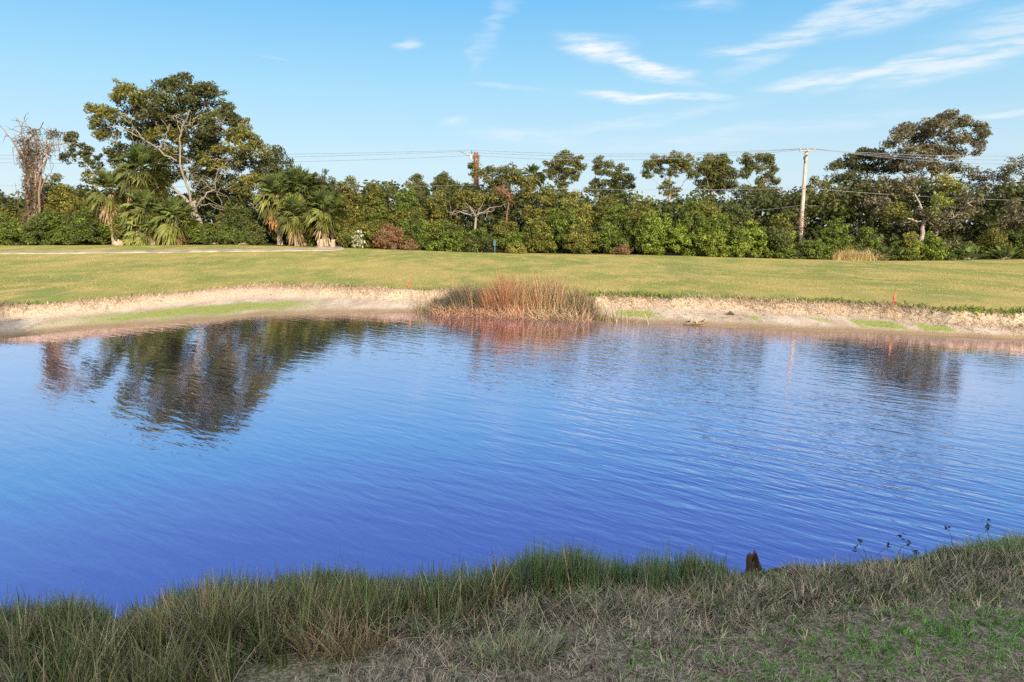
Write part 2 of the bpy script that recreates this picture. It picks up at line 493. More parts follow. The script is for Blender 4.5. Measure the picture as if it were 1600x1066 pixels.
# ------------------------------------------------------------------ water
def mat_water():
    m = bpy.data.materials.new('water'); m.use_nodes = True; t = m.node_tree; t.nodes.clear()
    tc_ = N(t, 'ShaderNodeTexCoord')

    def noise(scale, sc, rot, det=3, rough=.5, dist=0.0, loc=(0, 0, 0)):
        r = N(t, 'ShaderNodeMapping'); r.inputs['Rotation'].default_value = (0, 0, rot); r.inputs['Location'].default_value = loc
        L(t, tc_.outputs['Object'], r.inputs[0])
        s_ = N(t, 'ShaderNodeVectorMath', operation='MULTIPLY'); L(t, r.outputs[0], s_.inputs[0]); s_.inputs[1].default_value = sc
        n = N(t, 'ShaderNodeTexNoise'); n.inputs['Scale'].default_value = scale; n.inputs['Detail'].default_value = det
        n.inputs['Roughness'].default_value = rough; n.inputs['Distortion'].default_value = dist; L(t, s_.outputs[0], n.inputs['Vector'])
        return n.outputs['Fac']
    a = noise(1, (1.1, 5.2, 1), R(34), 3, .5, .35)
    b = noise(1, (2.6, 10.5, 1), R(46), 2, .5, .3, (3, 1, 0))
    d = noise(1, (.5, 1.9, 1), R(22), 2, .5, .3, (7, 2, 0))
    e = noise(14, (1, 1.4, 1), R(10), 3, .6)
    gust = noise(.16, (1, .7, 1), R(20), 3, .5, 0, (11, 5, 0))
    sx = N(t, 'ShaderNodeSeparateXYZ'); L(t, tc_.outputs['Object'], sx.inputs[0])
    rightw = maprange(t, sx.outputs[0], -6, 4, .32, .85)
    rightw = M(t, 'MULTIPLY', rightw, maprange(t, sx.outputs[0], 4.5, 8.5, 1.0, .42))
    amp = M(t, 'MULTIPLY', maprange(t, gust, .36, .62, .55, 1.15), rightw)
    calm = M(t, 'MULTIPLY', maprange(t, sx.outputs[1], 5.5, 9, .45, 1), amp)
    h = M(t, 'ADD', M(t, 'MULTIPLY', a, 1.0), M(t, 'MULTIPLY', b, .45))
    h = M(t, 'ADD', h, M(t, 'MULTIPLY', e, .05))
    h = M(t, 'MULTIPLY', h, calm)
    h = M(t, 'ADD', h, M(t, 'MULTIPLY', M(t, 'MULTIPLY', d, .6), rightw))
    bm = N(t, 'ShaderNodeBump'); bm.inputs['Distance'].default_value = .0165; bm.inputs['Strength'].default_value = 1
    L(t, h, bm.inputs['Height'])
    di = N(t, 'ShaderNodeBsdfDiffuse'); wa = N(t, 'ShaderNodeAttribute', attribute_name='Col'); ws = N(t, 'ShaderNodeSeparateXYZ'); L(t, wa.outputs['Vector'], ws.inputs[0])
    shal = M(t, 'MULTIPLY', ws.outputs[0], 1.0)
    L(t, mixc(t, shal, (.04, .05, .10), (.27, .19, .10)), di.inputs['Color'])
    gl = N(t, 'ShaderNodeBsdfGlossy'); gl.inputs['Roughness'].default_value = .03; gl.inputs['Color'].default_value = (.90, .80, .95, 1)
    L(t, bm.outputs[0], gl.inputs['Normal'])
    fr = N(t, 'ShaderNodeFresnel'); fr.inputs['IOR'].default_value = 1.55; L(t, bm.outputs[0], fr.inputs['Normal'])
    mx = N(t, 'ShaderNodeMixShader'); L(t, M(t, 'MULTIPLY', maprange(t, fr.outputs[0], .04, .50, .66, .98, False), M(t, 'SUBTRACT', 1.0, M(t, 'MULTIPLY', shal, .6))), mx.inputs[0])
    L(t, di.outputs[0], mx.inputs[1]); L(t, gl.outputs[0], mx.inputs[2])
    o = N(t, 'ShaderNodeOutputMaterial'); L(t, mx.outputs[0], o.inputs[0])
    return m


w = MB()
wx = np.linspace(-60, 60, 241); wy = np.linspace(1, 27, 131); WX, WY = np.meshgrid(wx, wy)
wi = np.arange(130)[:, None] * 241 + np.arange(240)[None]
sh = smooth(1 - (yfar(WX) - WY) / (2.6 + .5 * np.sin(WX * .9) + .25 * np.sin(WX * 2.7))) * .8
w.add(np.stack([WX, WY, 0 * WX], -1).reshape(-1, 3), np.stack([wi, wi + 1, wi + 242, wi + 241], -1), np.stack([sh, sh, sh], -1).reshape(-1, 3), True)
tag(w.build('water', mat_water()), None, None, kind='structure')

# ------------------------------------------------------------------ cart path
pp = [(-60, 396.5, 43), (100, 395.5, 44), (250, 395, 45), (400, 394.3, 46.5), (520, 392.3, 49.3)]
P0 = np.array([[at(u, v, d)[0], d] for u, v, d in pp])
P0 = np.vstack([[-90, 41], [-60, 42.2], P0, [-14.2, 53.0], [-14, 60]])
tt = np.linspace(0, 1, 200); cum = np.concatenate([[0], np.cumsum(np.linalg.norm(np.diff(P0, axis=0), axis=1))]); cum /= cum[-1]
pc = np.stack([np.interp(tt, cum, P0[:, 0]), np.interp(tt, cum, P0[:, 1])], 1)
for _ in range(6): pc[1:-1] = (pc[:-2] + 2 * pc[1:-1] + pc[2:]) / 4
nr = unit(np.gradient(pc, axis=0)); nr = np.stack([-nr[:, 1], nr[:, 0]], 1)
pm = MB(); rows = []
for off, dz in ((-.95, -.1), (-.93, .045), (-.5, .06), (.5, .06), (.93, .045), (.95, -.1)):
    q = pc + nr * off; rows.append(np.stack([q[:, 0], q[:, 1], height(q[:, 0], q[:, 1]) + dz], 1))
V = np.stack(rows, 1); k = 6
ii = np.arange(199)[:, None] * k + np.arange(k - 1)[None]
pm.add(V.reshape(-1, 3), np.stack([ii, ii + 1, ii + k + 1, ii + k], -1), (.34, .29, .215))
tag(pm.build('path', mat_attr('pale_concrete', .9, 0, .1, noise=(1.2, (1, 1, 1)))), None, None, kind='structure')


# ------------------------------------------------------------------ plants
def limbpath(p0, p1, n=7, sag=.0, wig=.12, up=.25):
    p0 = np.asarray(p0, float); p1 = np.asarray(p1, float)
    l = np.linalg.norm(p1 - p0)
    c = p0 * .5 + p1 * .5 + np.array([0, 0, up * l * .3]) + rng.normal(size=3) * wig * l * .5
    t = np.linspace(0, 1, n)[:, None]
    p = (1 - t) ** 2 * p0 + 2 * t * (1 - t) * c + t * t * p1
    p[1:-1] += rng.normal(size=(n - 2, 3)) * wig * l * .12
    return p


def clump(mb, c, rad, n, leaf, col, key, up=.35, flat=.7):
    d = unit(rng.normal(size=(n, 3)))
    r = rng.uniform(.25, 1, n)[:, None] ** .6
    p = c + d * r * rad * np.array([1, 1, flat])
    nrm = unit(d * .75 + rng.normal(size=(n, 3)) * .65 + np.array([0, 0, up]))
    cc = palcol(key, n) * col
    mb.leaves(p, nrm, leaf[0], leaf[1], cc)


def fill_blob(mb, tw, c, ax, key, dens=1.0, sub=.55, leaf=(.24, .11), perc=70, twig=0, twcol=(.25, .22, .18), hollow=.45):
    """ellipsoid of irregular leaf clumps"""
    a, b, d = ax
    n = max(4, int(dens * 5.2 * (a * b + a * d + b * d) / 3 / (sub * sub)))
    dr = unit(rng.normal(size=(n, 3))); r = rng.uniform(hollow ** 3, 1, n)[:, None] ** (1 / 3)
    cen = np.asarray(c) + dr * r * np.array([a, b, d]) * rng.uniform(.85, 1.12, (n, 1))
    for q in cen:
        s = sub * rng.uniform(.55, 1.35)
        clump(mb, q, s, int(perc * (s / sub) ** 2), leaf, rng.uniform(.72, 1.3), key)
    if twig and tw is not None:
        for q in cen[rng.choice(n, min(n, twig), False)]:
            tw.tube(limbpath(c, q, 5, wig=.3), np.linspace(.05, .012, 5), twcol, 4, False)
    return cen


def px(D): return D / F          # metres per photo pixel at distance D


def tree(name, label, D, base, fork, blobs, key, group=None, cat='tree', r0=.22, leaf=(.24, .11), dens=1.0, sub=.55, perc=70,
         bark=(.22, .19, .15), twig=4, limbs=False, limbr=.45, trunkpts=None, crown='crown'):
    """base/fork in photo px (u, v); blobs [(u, v, ru, rv, depth offset, palette)]"""
    bx = at(base[0], base[1], D)[0]; bz = float(height(bx, D)) - .1
    root = thing(name, label, cat, (bx, D, bz), group)
    loc = (bx, D, bz)
    p0 = np.array([bx, D, bz]); p1 = at(fork[0], fork[1], D)
    T = MB(); cr = MB()
    pts = limbpath(p0, p1, 9, wig=.10, up=0)
    rad = np.linspace(r0, r0 * .62, 9); rad[0] *= 1.35; rad[1] *= 1.1
    T.tube(pts, rad, bark, 9)
    nodes = [(pts[q_], rad[q_], 0.0) for q_ in range(6, 9)]
    blobs = sorted(blobs, key=lambda b_: (b_[0] - fork[0]) ** 2 + (b_[1] - fork[1]) ** 2)
    for i, bl in enumerate(blobs):
        u, v, ru, rv = bl[:4]; off = bl[4] if len(bl) > 4 else rng.uniform(-1, 1) * px(D) * (ru + rv) * .5
        kk = bl[5] if len(bl) > 5 else key
        c = at(u, v, D + off)
        cost = [np.linalg.norm(c - q_[0]) + .3 * q_[2] + 2.5 * max(0, q_[0][2] - c[2] + .3) for q_ in nodes]
        nd = nodes[int(np.argmin(cost))]; s0 = nd[0]
        a, d = ru * px(D), rv * px(D); b = max(.5, (a + d) / 2)
        lp = limbpath(s0, c, 8, wig=.16, up=.15)
        rr = min(nd[1] * .72, r0 * .55) * rng.uniform(.8, 1.05); rr = max(rr, .035)
        sl_ = np.linalg.norm(np.diff(lp, axis=0), axis=1).cumsum()
        rads = np.linspace(rr, max(rr * .4, .02), 8)
        nodes += [(lp[q_], rads[q_], nd[2] + sl_[q_ - 1]) for q_ in range(2, 8)]
        if limbs:
            LM = MB(); LM.tube(lp, rads, np.array(bark) * rng.uniform(.9, 1.25), 7)
            fill_blob(cr, LM, c, (a, b, d), kk, dens, sub, leaf, perc, twig, bark)
            LM.build('limb', BARK, root, loc)
        else:
            T.tube(lp, rads, bark, 6, False)
            fill_blob(cr, T, c, (a * rng.uniform(.85, 1.15), b, d * rng.uniform(.9, 1.25)), kk, dens, sub, leaf, perc, twig, bark)
    T.build('trunk', BARK, root, loc)
    cr.build(crown, LEAF, root, loc)
    return root


def bush(label, u, vtop, hw, D, key, name='shrub', cat='shrub', group=None, dens=1.0, sub=.42, leaf=(.22, .11), perc=70, key2=None, depth=None, nst=4, lumps=7):
    """dense shrub: a mound of leafy lumps on several stems. hw = half width in photo px"""
    x = at(u, 400, D)[0]; z0 = float(height(x, D)); ztop = at(u, vtop, D)[2]; h = max(.6, ztop - z0)
    a = hw * px(D); b = depth or a * .8
    h *= 1.07
    root = thing(name, label, cat, (x, D, z0), group); loc = (x, D, z0)
    cr = MB(); st = MB(); c0 = np.array([x, D, z0])
    for i in range(lumps):
        th = rng.uniform(0, 2 * PI); r = 0 if i == 0 else rng.uniform(.35, .8)
        lx, ly = math.cos(th) * r * a, math.sin(th) * r * b
        if i < 2: ly = -abs(ly)
        hh = h * (1 - .42 * r * r) * (1 if i == 0 else rng.uniform(.65, 1))
        w_ = a * (.62 if i == 0 else rng.uniform(.34, .55))
        c = c0 + np.array([lx, ly, hh * .55])
        fill_blob(cr, None, c, (w_, w_ * .8, hh * .47), key2 if (key2 and rng.random() < .35) else key, dens, sub, leaf, perc, hollow=.55)
    # skirt down to the grass
    fill_blob(cr, None, c0 + np.array([0, -b * .25, h * .22]), (a * .9, b * .75, h * .24), key, dens * .8, sub, leaf, perc, hollow=.6)
    for i in range(nst):
        q = c0 + np.array([rng.uniform(-.6, .6) * a, rng.uniform(-.5, .5) * b, h * rng.uniform(.6, .85)])
        st.tube(limbpath(c0 + np.array([rng.uniform(-.2, .2) * a, 0, -.1]), q, 6), np.linspace(.07, .02, 6), (.16, .13, .10), 5, False)
    st.build('stem', BARK, root, loc); cr.build('foliage', LEAF, root, loc)
    return root


def frond(mb, o, az, el, pet, fan, col, droop, nseg=20, pc_=(.12, .14, .05)):
    """one costapalmate leaf: petiole, then a folded fan with drooping tips"""
    d = np.array([math.cos(az) * math.cos(el), math.sin(az) * math.cos(el), math.sin(el)])
    side = np.array([-math.sin(az), math.cos(az), 0.0]); nrm = np.cross(d, side); nrm = nrm if nrm[2] > 0 else -nrm
    t = np.linspace(0, 1, 5)[:, None]
    g_ = np.array([0, 0, -1.0])
    pet_p = o + d * pet * t + g_ * pet * .22 * t ** 2 * droop
    mb.tube(pet_p, .02, pc_, 4, False)
    e = pet_p[-1]; d2 = unit(pet_p[-1] - pet_p[-2] + g_ * .03 * droop)
    nrm = unit(np.cross(d2, side)); nrm = nrm if nrm[2] > 0 else -nrm
    phi = np.linspace(-2.05, 2.05, nseg) + rng.normal(size=nseg) * .04
    ll = fan * (.62 + .38 * np.cos(phi * .5)) * rng.uniform(.88, 1.08, nseg)
    dirs = np.cos(phi)[:, None] * d2 + np.sin(phi)[:, None] * side + (np.abs(np.sin(phi)) * .45)[:, None] * nrm
    dirs = unit(dirs)
    across = unit(np.cross(dirs, nrm)) * .5 + nrm * .45
    across = unit(across)
    p0 = e + dirs * .04
    p1 = e + dirs * (ll * .55)[:, None] + g_ * (ll * .10 * droop)[:, None]
    p2 = e + dirs * (ll * .88)[:, None] + g_ * (ll * .46 * droop * rng.uniform(.3, 1.6, nseg))[:, None]
    wv = .036 * fan / .9 + .02
    V = np.stack([p0 - across * wv * .4, p0 + across * wv * .4, p1 - across * wv, p1 + across * wv, p2 - across * wv * .15, p2 + across * wv * .15], 1)
    q = np.arange(nseg)[:, None] * 6
    f = np.concatenate([np.stack([q, q + 1, q + 3, q + 2], -1), np.stack([q + 2, q + 3, q + 5, q + 4], -1)], 1)
    mb.add(V.reshape(-1, 3), f, np.repeat(np.asarray(col)[None] * rng.uniform(.85, 1.2, (nseg, 1)), 6, 0))


def palm(label, u, v, D, rpx, n=34, dead=8, name='cabbage_palm', group='cabbage palms in the thicket', vbase=None, tone=1.0, deadcol=(.34, .21, .10), visible=True):
    """u, v = crown centre; rpx = crown radius in px"""
    c = at(u, v, D); z0 = float(height(c[0], D)) - .05
    root = thing(name, label, 'palm tree', (c[0], D, z0), group); loc = tuple(root.location)
    tr = MB(); h = c[2] - z0
    ts = np.linspace(0, 1, 16); lean = rng.uniform(-.12, .12, 2)
    tp = np.stack([c[0] + lean[0] * (ts ** 2 - 1) * .6, D + lean[1] * (ts ** 2 - 1) * .6, z0 + h * ts], 1)
    tr.tube(tp, .19 + .03 * np.sin(ts * 60) + .07 * (1 - ts) ** 6, (.33, .27, .20), 10)
    for k_ in range(26):      # old leaf bases
        zz = rng.uniform(.35, 1.0); th = rng.uniform(0, 2 * PI); b0 = np.array([c[0], D, z0 + h * zz]) + .16 * np.array([math.cos(th), math.sin(th), 0])
        tr.tube([b0, b0 + np.array([math.cos(th) * .18, math.sin(th) * .18, .22])], [.045, .03], (.38, .29, .19), 4)
    tr.build('trunk', BARK, root, loc)
    cr = MB(); R_ = rpx * px(D) * .93; G = (.060, .076, .021)
    for i in range(n):
        t = (i + .5) / n
        el = R(82 - 125 * t ** .9) + rng.normal() * .1
        az = i * 2.39996 + rng.normal() * .2
        age = np.array([.8 + .75 * t, .9 + .35 * t, .9 + .2 * t]) * tone
        frond(cr, c + np.array([0, 0, .1 * (1 - t)]), az, el, R_ * .48, R_ * .62, np.array(G) * 1.35 * age * rng.uniform(.65, 1.5), .25 + .75 * t)
    cr.build('crown', PALM, root, loc)
    if dead:
        de = MB()
        for i in range(dead):
            az = -PI / 2 + rng.uniform(-1.5, 1.5) if i < dead * .8 else rng.uniform(0, 6.28)
            frond(de, c - np.array([0, 0, .15]), az, R(-58 - rng.uniform(0, 28)), R_ * .45, R_ * .55, np.array(deadcol) * rng.uniform(.7, 1.4), 1.2, 16, (.25, .17, .09))
        de.build('dead_fronds', PALM, root, loc)
    return root


def palmetto(label, u, v, D, rpx, n=16, name='saw_palmetto', tone=1.0, group='palmettos along the edge of the lawn'):
    x = at(u, v, D)[0]; z0 = float(height(x, D)); R_ = rpx * px(D)
    root = thing(name, label, 'palmetto', (x, D, z0), group); cr = MB()
    for i in range(n):
        el = R(rng.uniform(15, 78)); az = rng.uniform(0, 2 * PI)
        frond(cr, np.array([x, D, z0]) + rng.normal(size=3) * np.array([.25, .15, .02]), az, el, R_ * .62, R_ * .45,
              np.array((.10, .14, .035)) * tone * rng.uniform(.7, 1.35), .3, 18)
    cr.build('fronds', PALM, root, (x, D, z0))
    st = MB(); st.tube([(x - .3, D, z0 + .04), (x, D, z0 + .12), (x + .35, D + .1, z0 + .06)], .07, (.2, .15, .1), 6)
    st.build('stem', BARK, root, (x, D, z0))
    return root


# ------------------------------------------------------------------ the big oak and its neighbours
tree('oak_tree', 'tallest tree on the left, broad spreading oak with pale bare limbs and olive patches', 57.5, (322, 385), (300, 318), [
    (275, 148, 40, 24, 0, 'oakdark'), (322, 162, 34, 26, 1, 'oakdark'), (238, 168, 30, 20, -1, 'oakdark'), (203, 146, 24, 15, -1, 'oakolive'),
    (168, 184, 22, 17, 0, 'oakolive'), (168, 205, 16, 11, 1, 'oakdark'), (215, 188, 26, 21, 1, 'oakdark'), (345, 196, 30, 26, -1, 'oakdark'),
    (300, 208, 42, 28, 1, 'oakdark'), (256, 222, 32, 26, 0, 'oakolive'), (372, 190, 12, 9, 0, 'oakdark'), (378, 228, 30, 24, -1.5, 'oakolive'),
    (345, 250, 34, 22, 0, 'oakolive'), (408, 262, 26, 20, 1, 'oakdark'), (300, 258, 40, 22, 1.5, 'oakdark'), (195, 242, 30, 22, 1, 'oakdark'),
    (340, 290, 42, 20, 1, 'oakdark'), (398, 292, 36, 22, -1, 'olive'), (250, 275, 30, 16, 2, 'oakdark'), (230, 240, 26, 18, 2, 'oakolive'), (252, 188, 24, 18, 1, 'oakdark'), (284, 184, 26, 16, 1, 'oakdark'), (270, 206, 24, 14, 1.5, 'oakolive'), (322, 228, 24, 20, 1, 'oakdark'), (225, 215, 20, 16, 2, 'oakdark')] +
    [(u_, v_, 9, 9, 0, 'oakolive' if u_ < 235 or u_ > 375 else 'oakdark') for u_, v_ in ((255, 130), (290, 124), (310, 134), (338, 148), (354, 170), (228, 148), (188, 134), (150, 168), (146, 192), (158, 214), (384, 196), (398, 222), (414, 240), (270, 134), (325, 138), (182, 158), (214, 164), (362, 184), (240, 150))],
     'oakdark', r0=.42, dens=.78, sub=.44, perc=62, leaf=(.23, .12), bark=(.28, .24, .19), twig=7, limbs=True, limbr=.34)
D_ = 56.2; ork = bpy.data.objects['oak_tree']
for ends, r_ in [([(304, 338), (298, 312), (282, 262), (281, 225), (284, 200), (296, 172)], .17), ([(283, 212), (277, 190), (274, 178)], .07), ([(284, 205), (300, 190), (312, 180)], .06),
                 ([(276, 252), (240, 228), (207, 208), (168, 196)], .12), ([(232, 224), (205, 196), (196, 180)], .07), ([(300, 330), (316, 312), (334, 296), (342, 262)], .13),
                 ([(312, 318), (335, 322), (356, 326)], .06), ([(300, 300), (316, 282), (338, 300), (346, 318)], .05), ([(352, 272), (358, 250), (372, 245)], .07),
                 ([(380, 305), (400, 330), (412, 350)], .05), ([(392, 318), (415, 332), (424, 352)], .04), ([(288, 260), (300, 272), (296, 290)], .06), ([(300, 200), (322, 188), (340, 196)], .05),
                 ([(330, 262), (360, 268), (398, 276)], .05), ([(255, 235), (262, 205), (250, 180)], .06)]:
    p = np.array([at(u, v, D_ + rng.uniform(-.4, .6)) for u, v in ends]); t = np.linspace(0, len(p) - 1, 13)
    p = np.stack([np.interp(t, range(len(p)), p[:, j]) for j in range(3)], 1); p[1:-1] += rng.normal(size=(11, 3)) * .07
    LM = MB(); LM.tube(p, np.linspace(r_ * .68, r_ * .2, 13), (.24, .205, .16), 7)
    for j in range(7):
        q = p[rng.integers(3, 13)]; LM.tube(limbpath(q, q + rng.normal(size=3) * np.array([.6, .3, .5]), 5, wig=.4), np.linspace(.022, .008, 5), (.30, .26, .2), 4, False)
    LM.build('limb', BARK, ork, tuple(ork.location))

tree('oak_tree', 'slim dark tree behind the right edge of the tallest left tree', 62, (432, 385), (430, 300), [
    (428, 240, 13, 14), (440, 262, 16, 14), (420, 280, 22, 18), (445, 292, 18, 20)], 'oakdark', r0=.16, dens=.9, sub=.5)
tree('leaning_branch_tree', 'sparse dark sprays of leaves just left of the tallest tree, against the sky', 58, (160, 385), (150, 290), [
    (112, 214, 12, 9, 0, 'oakdark'), (128, 232, 14, 10, 0, 'oakdark'), (108, 246, 13, 8, 0, 'oakdark'), (140, 250, 16, 12, 0, 'oakdark'),
    (150, 275, 20, 12, 0, 'oakolive')], 'oakdark', r0=.14, dens=.55, sub=.27, perc=26, twig=5, leaf=(.26, .13))

# vine-wrapped dead tree at the far left
sx_, D_ = 52, 55.5
bx = at(sx_, 380, D_)[0]; bz = float(height(bx, D_))
root = thing('dead_tree', 'bare dead tree wrapped in brown vines at the far left', 'tree', (bx, D_, bz)); loc = tuple(root.location)
T = MB(); V_ = MB(); bk = (.20, .15, .11)
stems = [[(50, 385), (52, 330), (48, 280), (35, 240), (18, 215), (2, 198)], [(56, 385), (54, 320), (58, 270), (60, 235), (48, 205), (40, 190)],
         [(58, 385), (62, 300), (66, 250), (80, 228), (96, 226), (118, 225)], [(62, 385), (60, 330), (66, 290), (72, 276), (76, 270)],
         [(48, 385), (44, 300), (40, 260), (36, 225), (30, 200), (27, 183)], [(55, 330), (52, 260), (45, 225), (52, 208), (60, 200), (66, 192)],
         [(60, 300), (64, 262), (74, 245), (72, 222), (84, 212), (88, 200)]]
for i, s_ in enumerate(stems):
    p = np.array([at(u, v, D_ + rng.uniform(-.5, .5)) for u, v in s_])
    t = np.linspace(0, len(s_) - 1, 16); p = np.stack([np.interp(t, range(len(s_)), p[:, j]) for j in range(3)], 1); p[1:] += rng.normal(size=(15, 3)) * .07
    T.tube(p, np.linspace(.11, .02, 16), np.array(bk) * rng.uniform(.8, 1.5), 6)
    for j in range(6):
        q = p[rng.integers(8, 16)]
        T.tube(limbpath(q, q + rng.normal(size=3) * np.array([.7, .4, .5]), 5, wig=.4), np.linspace(.03, .008, 5), bk, 4, False)
T.build('trunk', BARK, root, loc)
for (u, v, ru, rv, n) in [(52, 300, 17, 40, 1500), (46, 250, 18, 24, 1000), (60, 232, 30, 20, 500), (50, 350, 30, 30, 800), (38, 222, 12, 10, 160), (84, 210, 12, 9, 200), (50, 206, 12, 8, 150)]:
    c = at(u, v, D_); d = unit(rng.normal(size=(n, 3))) * rng.uniform(.3, 1, (n, 1)) * np.array([ru * px(D_), .8, rv * px(D_)])
    V_.leaves(c + d, unit(rng.normal(size=(n, 3)) + d * .4), .26, .07, palcol('brown' if v > 215 else 'grey', n) * np.array([.62, .72, .85]))
    for j in range(14):     # hanging vines
        q = c + rng.normal(size=3) * np.array([ru * px(D_) * .5, .5, rv * px(D_) * .4])
        V_.tube([q, q + np.array([rng.normal() * .2, .05, -.6]), q + np.array([rng.normal() * .35, 0, -1.5])], .018, (.30, .20, .13), 3, False)
V_.build('vines', LEAF, root, loc)

# rear wood: one dark unbroken mass closing the view between the trunks
Wd = MB(); n = 110000
uu = rng.uniform(-320, 1920, n); Dw = rng.uniform(58, 68, n)
topv = np.interp(uu, [-320, 0, 90, 150, 440, 520, 620, 700, 760, 880, 1000, 1180, 1230, 1300, 1400, 1600, 1920],
                 [300, 308, 300, 300, 300, 288, 300, 304, 298, 308, 314, 312, 312, 294, 286, 300, 296]) + 7 * np.sin(uu * .05) + 5 * np.sin(uu * .13)
vv = topv + (392 - topv) * rng.uniform(0, 1, n) ** 1.1
cen = np.array([at(a, b, c) for a, b, c in zip(uu[::26], vv[::26], Dw[::26])])
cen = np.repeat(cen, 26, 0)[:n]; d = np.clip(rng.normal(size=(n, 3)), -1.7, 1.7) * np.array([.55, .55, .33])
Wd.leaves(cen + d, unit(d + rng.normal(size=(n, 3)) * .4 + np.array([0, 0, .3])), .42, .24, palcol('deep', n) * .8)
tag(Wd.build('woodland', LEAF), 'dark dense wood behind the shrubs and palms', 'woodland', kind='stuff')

# ------------------------------------------------------------------ pines and round-topped trees on the skyline
PG = 'pines standing above the thicket'
pk = dict(leaf=(.26, .09), perc=52, sub=.36, twig=16, cat='pine tree', bark=(.27, .22, .19))


def pine(label, D, base, fork, blobs, **k):
    kk = dict(pk); kk.update(k)
    blobs = blobs + [(fork[0] + q_, fork[1] + h_, w_, w_ * .75) for q_, h_, w_ in ((-9, -8, 9), (8, -3, 11), (0, -18, 7))]
    return tree('pine_tree', label, D, base, fork, [(*b, ) if len(b) > 4 else (*b, rng.uniform(-1, 1)) for b in blobs], 'pine', group=PG, **kk)


pine('small dark pine top left of the pair of thin pines, low over the thicket', 72, (652, 385), (652, 310), [(651, 280, 9, 7), (645, 292, 11, 7), (660, 294, 10, 7), (652, 304, 16, 8)], r0=.14)
pine('thin pine with two small tufts, left of the vine-wrapped pole', 72, (690, 385), (692, 300), [(686, 276, 7, 5), (697, 274, 8, 5), (683, 288, 7, 4), (700, 286, 10, 7), (706, 298, 12, 8)], r0=.12)
pine('low feathery pine touching the left side of the vine-wrapped pole', 70, (722, 385), (722, 315), [(716, 296, 14, 10), (728, 300, 12, 10), (712, 310, 14, 8)], r0=.13)
pine('round-crowned pine with bare forked limbs, midway along the skyline', 70, (876, 385), (880, 312), [
    (866, 256, 14, 9), (884, 248, 16, 9), (902, 254, 12, 10), (876, 268, 20, 9), (897, 272, 13, 8), (858, 272, 12, 7), (846, 276, 9, 5), (880, 284, 14, 8), (908, 262, 7, 6)], r0=.2, dens=.9)
pine('narrow pine with a small round head, right of the round-crowned pine', 72, (932, 385), (933, 305), [
    (936, 252, 9, 6), (948, 258, 10, 7), (931, 263, 8, 6), (944, 270, 11, 6), (930, 284, 9, 4)], r0=.13)
pine('low stepped pine sloping down to the right of the narrow pine', 72, (962, 385), (962, 310), [
    (972, 264, 8, 6), (962, 274, 12, 7), (978, 278, 12, 6), (952, 286, 14, 7), (975, 290, 16, 7)], r0=.14)
pine('wide pine whose bare pale trunk forks low into a flat-topped crown', 66, (1046, 385), (1046, 305), [
    (1016, 258, 14, 9), (1030, 250, 14, 8), (1012, 272, 10, 7), (1052, 248, 20, 8), (1074, 252, 18, 9), (1092, 262, 12, 8), (1030, 270, 10, 7), (1064, 262, 16, 7), (1082, 273, 10, 6), (1050, 271, 12, 6)],
     r0=.17, bark=(.30, .25, .21), dens=.85)
pine('full dark pine between the wide forked pine and the layered pine', 68, (1118, 385), (1116, 300), [
    (1108, 252, 16, 9), (1128, 254, 16, 10), (1100, 266, 12, 9), (1118, 268, 22, 10), (1138, 272, 14, 9), (1110, 284, 20, 9), (1132, 290, 18, 9)], r0=.2, dens=1.1)
pine('layered pine with separate flat tufts of needles, nearest the bare wooden pole', 67, (1186, 385), (1182, 318), [
    (1170, 248, 18, 7), (1194, 247, 16, 7), (1166, 260, 14, 6), (1204, 252, 10, 7), (1182, 262, 18, 6), (1206, 268, 12, 7), (1162, 274, 10, 5), (1196, 281, 16, 6), (1212, 284, 10, 4), (1186, 296, 22, 6), (1206, 297, 14, 4)], r0=.2, dens=.85)
tree('sprawling_tree', 'low dark tree leaning right beneath the layered pine', 64, (1200, 385), (1195, 340), [
    (1215, 304, 18, 7), (1198, 312, 20, 9), (1168, 305, 24, 12), (1228, 318, 16, 8), (1240, 312, 12, 6)], 'oakdark', r0=.15, dens=.8)
tree('round_topped_tree', 'rounded olive tree right beside the vine-wrapped pole', 60, (790, 385), (792, 320), [
    (778, 262, 20, 9, 0, 'pine'), (800, 270, 20, 10, 0, 'olive'), (770, 278, 18, 12, 0, 'oakolive'), (818, 284, 16, 12, 0, 'olive'), (790, 288, 26, 14, 0, 'oakdark'),
    (776, 305, 20, 12, 0, 'oakdark'), (828, 302, 14, 14, 0, 'olive'), (800, 322, 26, 14, 0, 'oakdark')], 'olive', r0=.2, dens=1.0)
tree('dead_topped_bush', 'reddish dead branches hanging in front of the rounded olive tree', 57, (792, 385), (792, 345), [
    (786, 300, 10, 14, 0, 'russet'), (796, 308, 10, 10, 0, 'russet')], 'russet', r0=.08, dens=.6, twig=14, bark=(.36, .18, .12), leaf=(.25, .05), crown='dead_leaves')
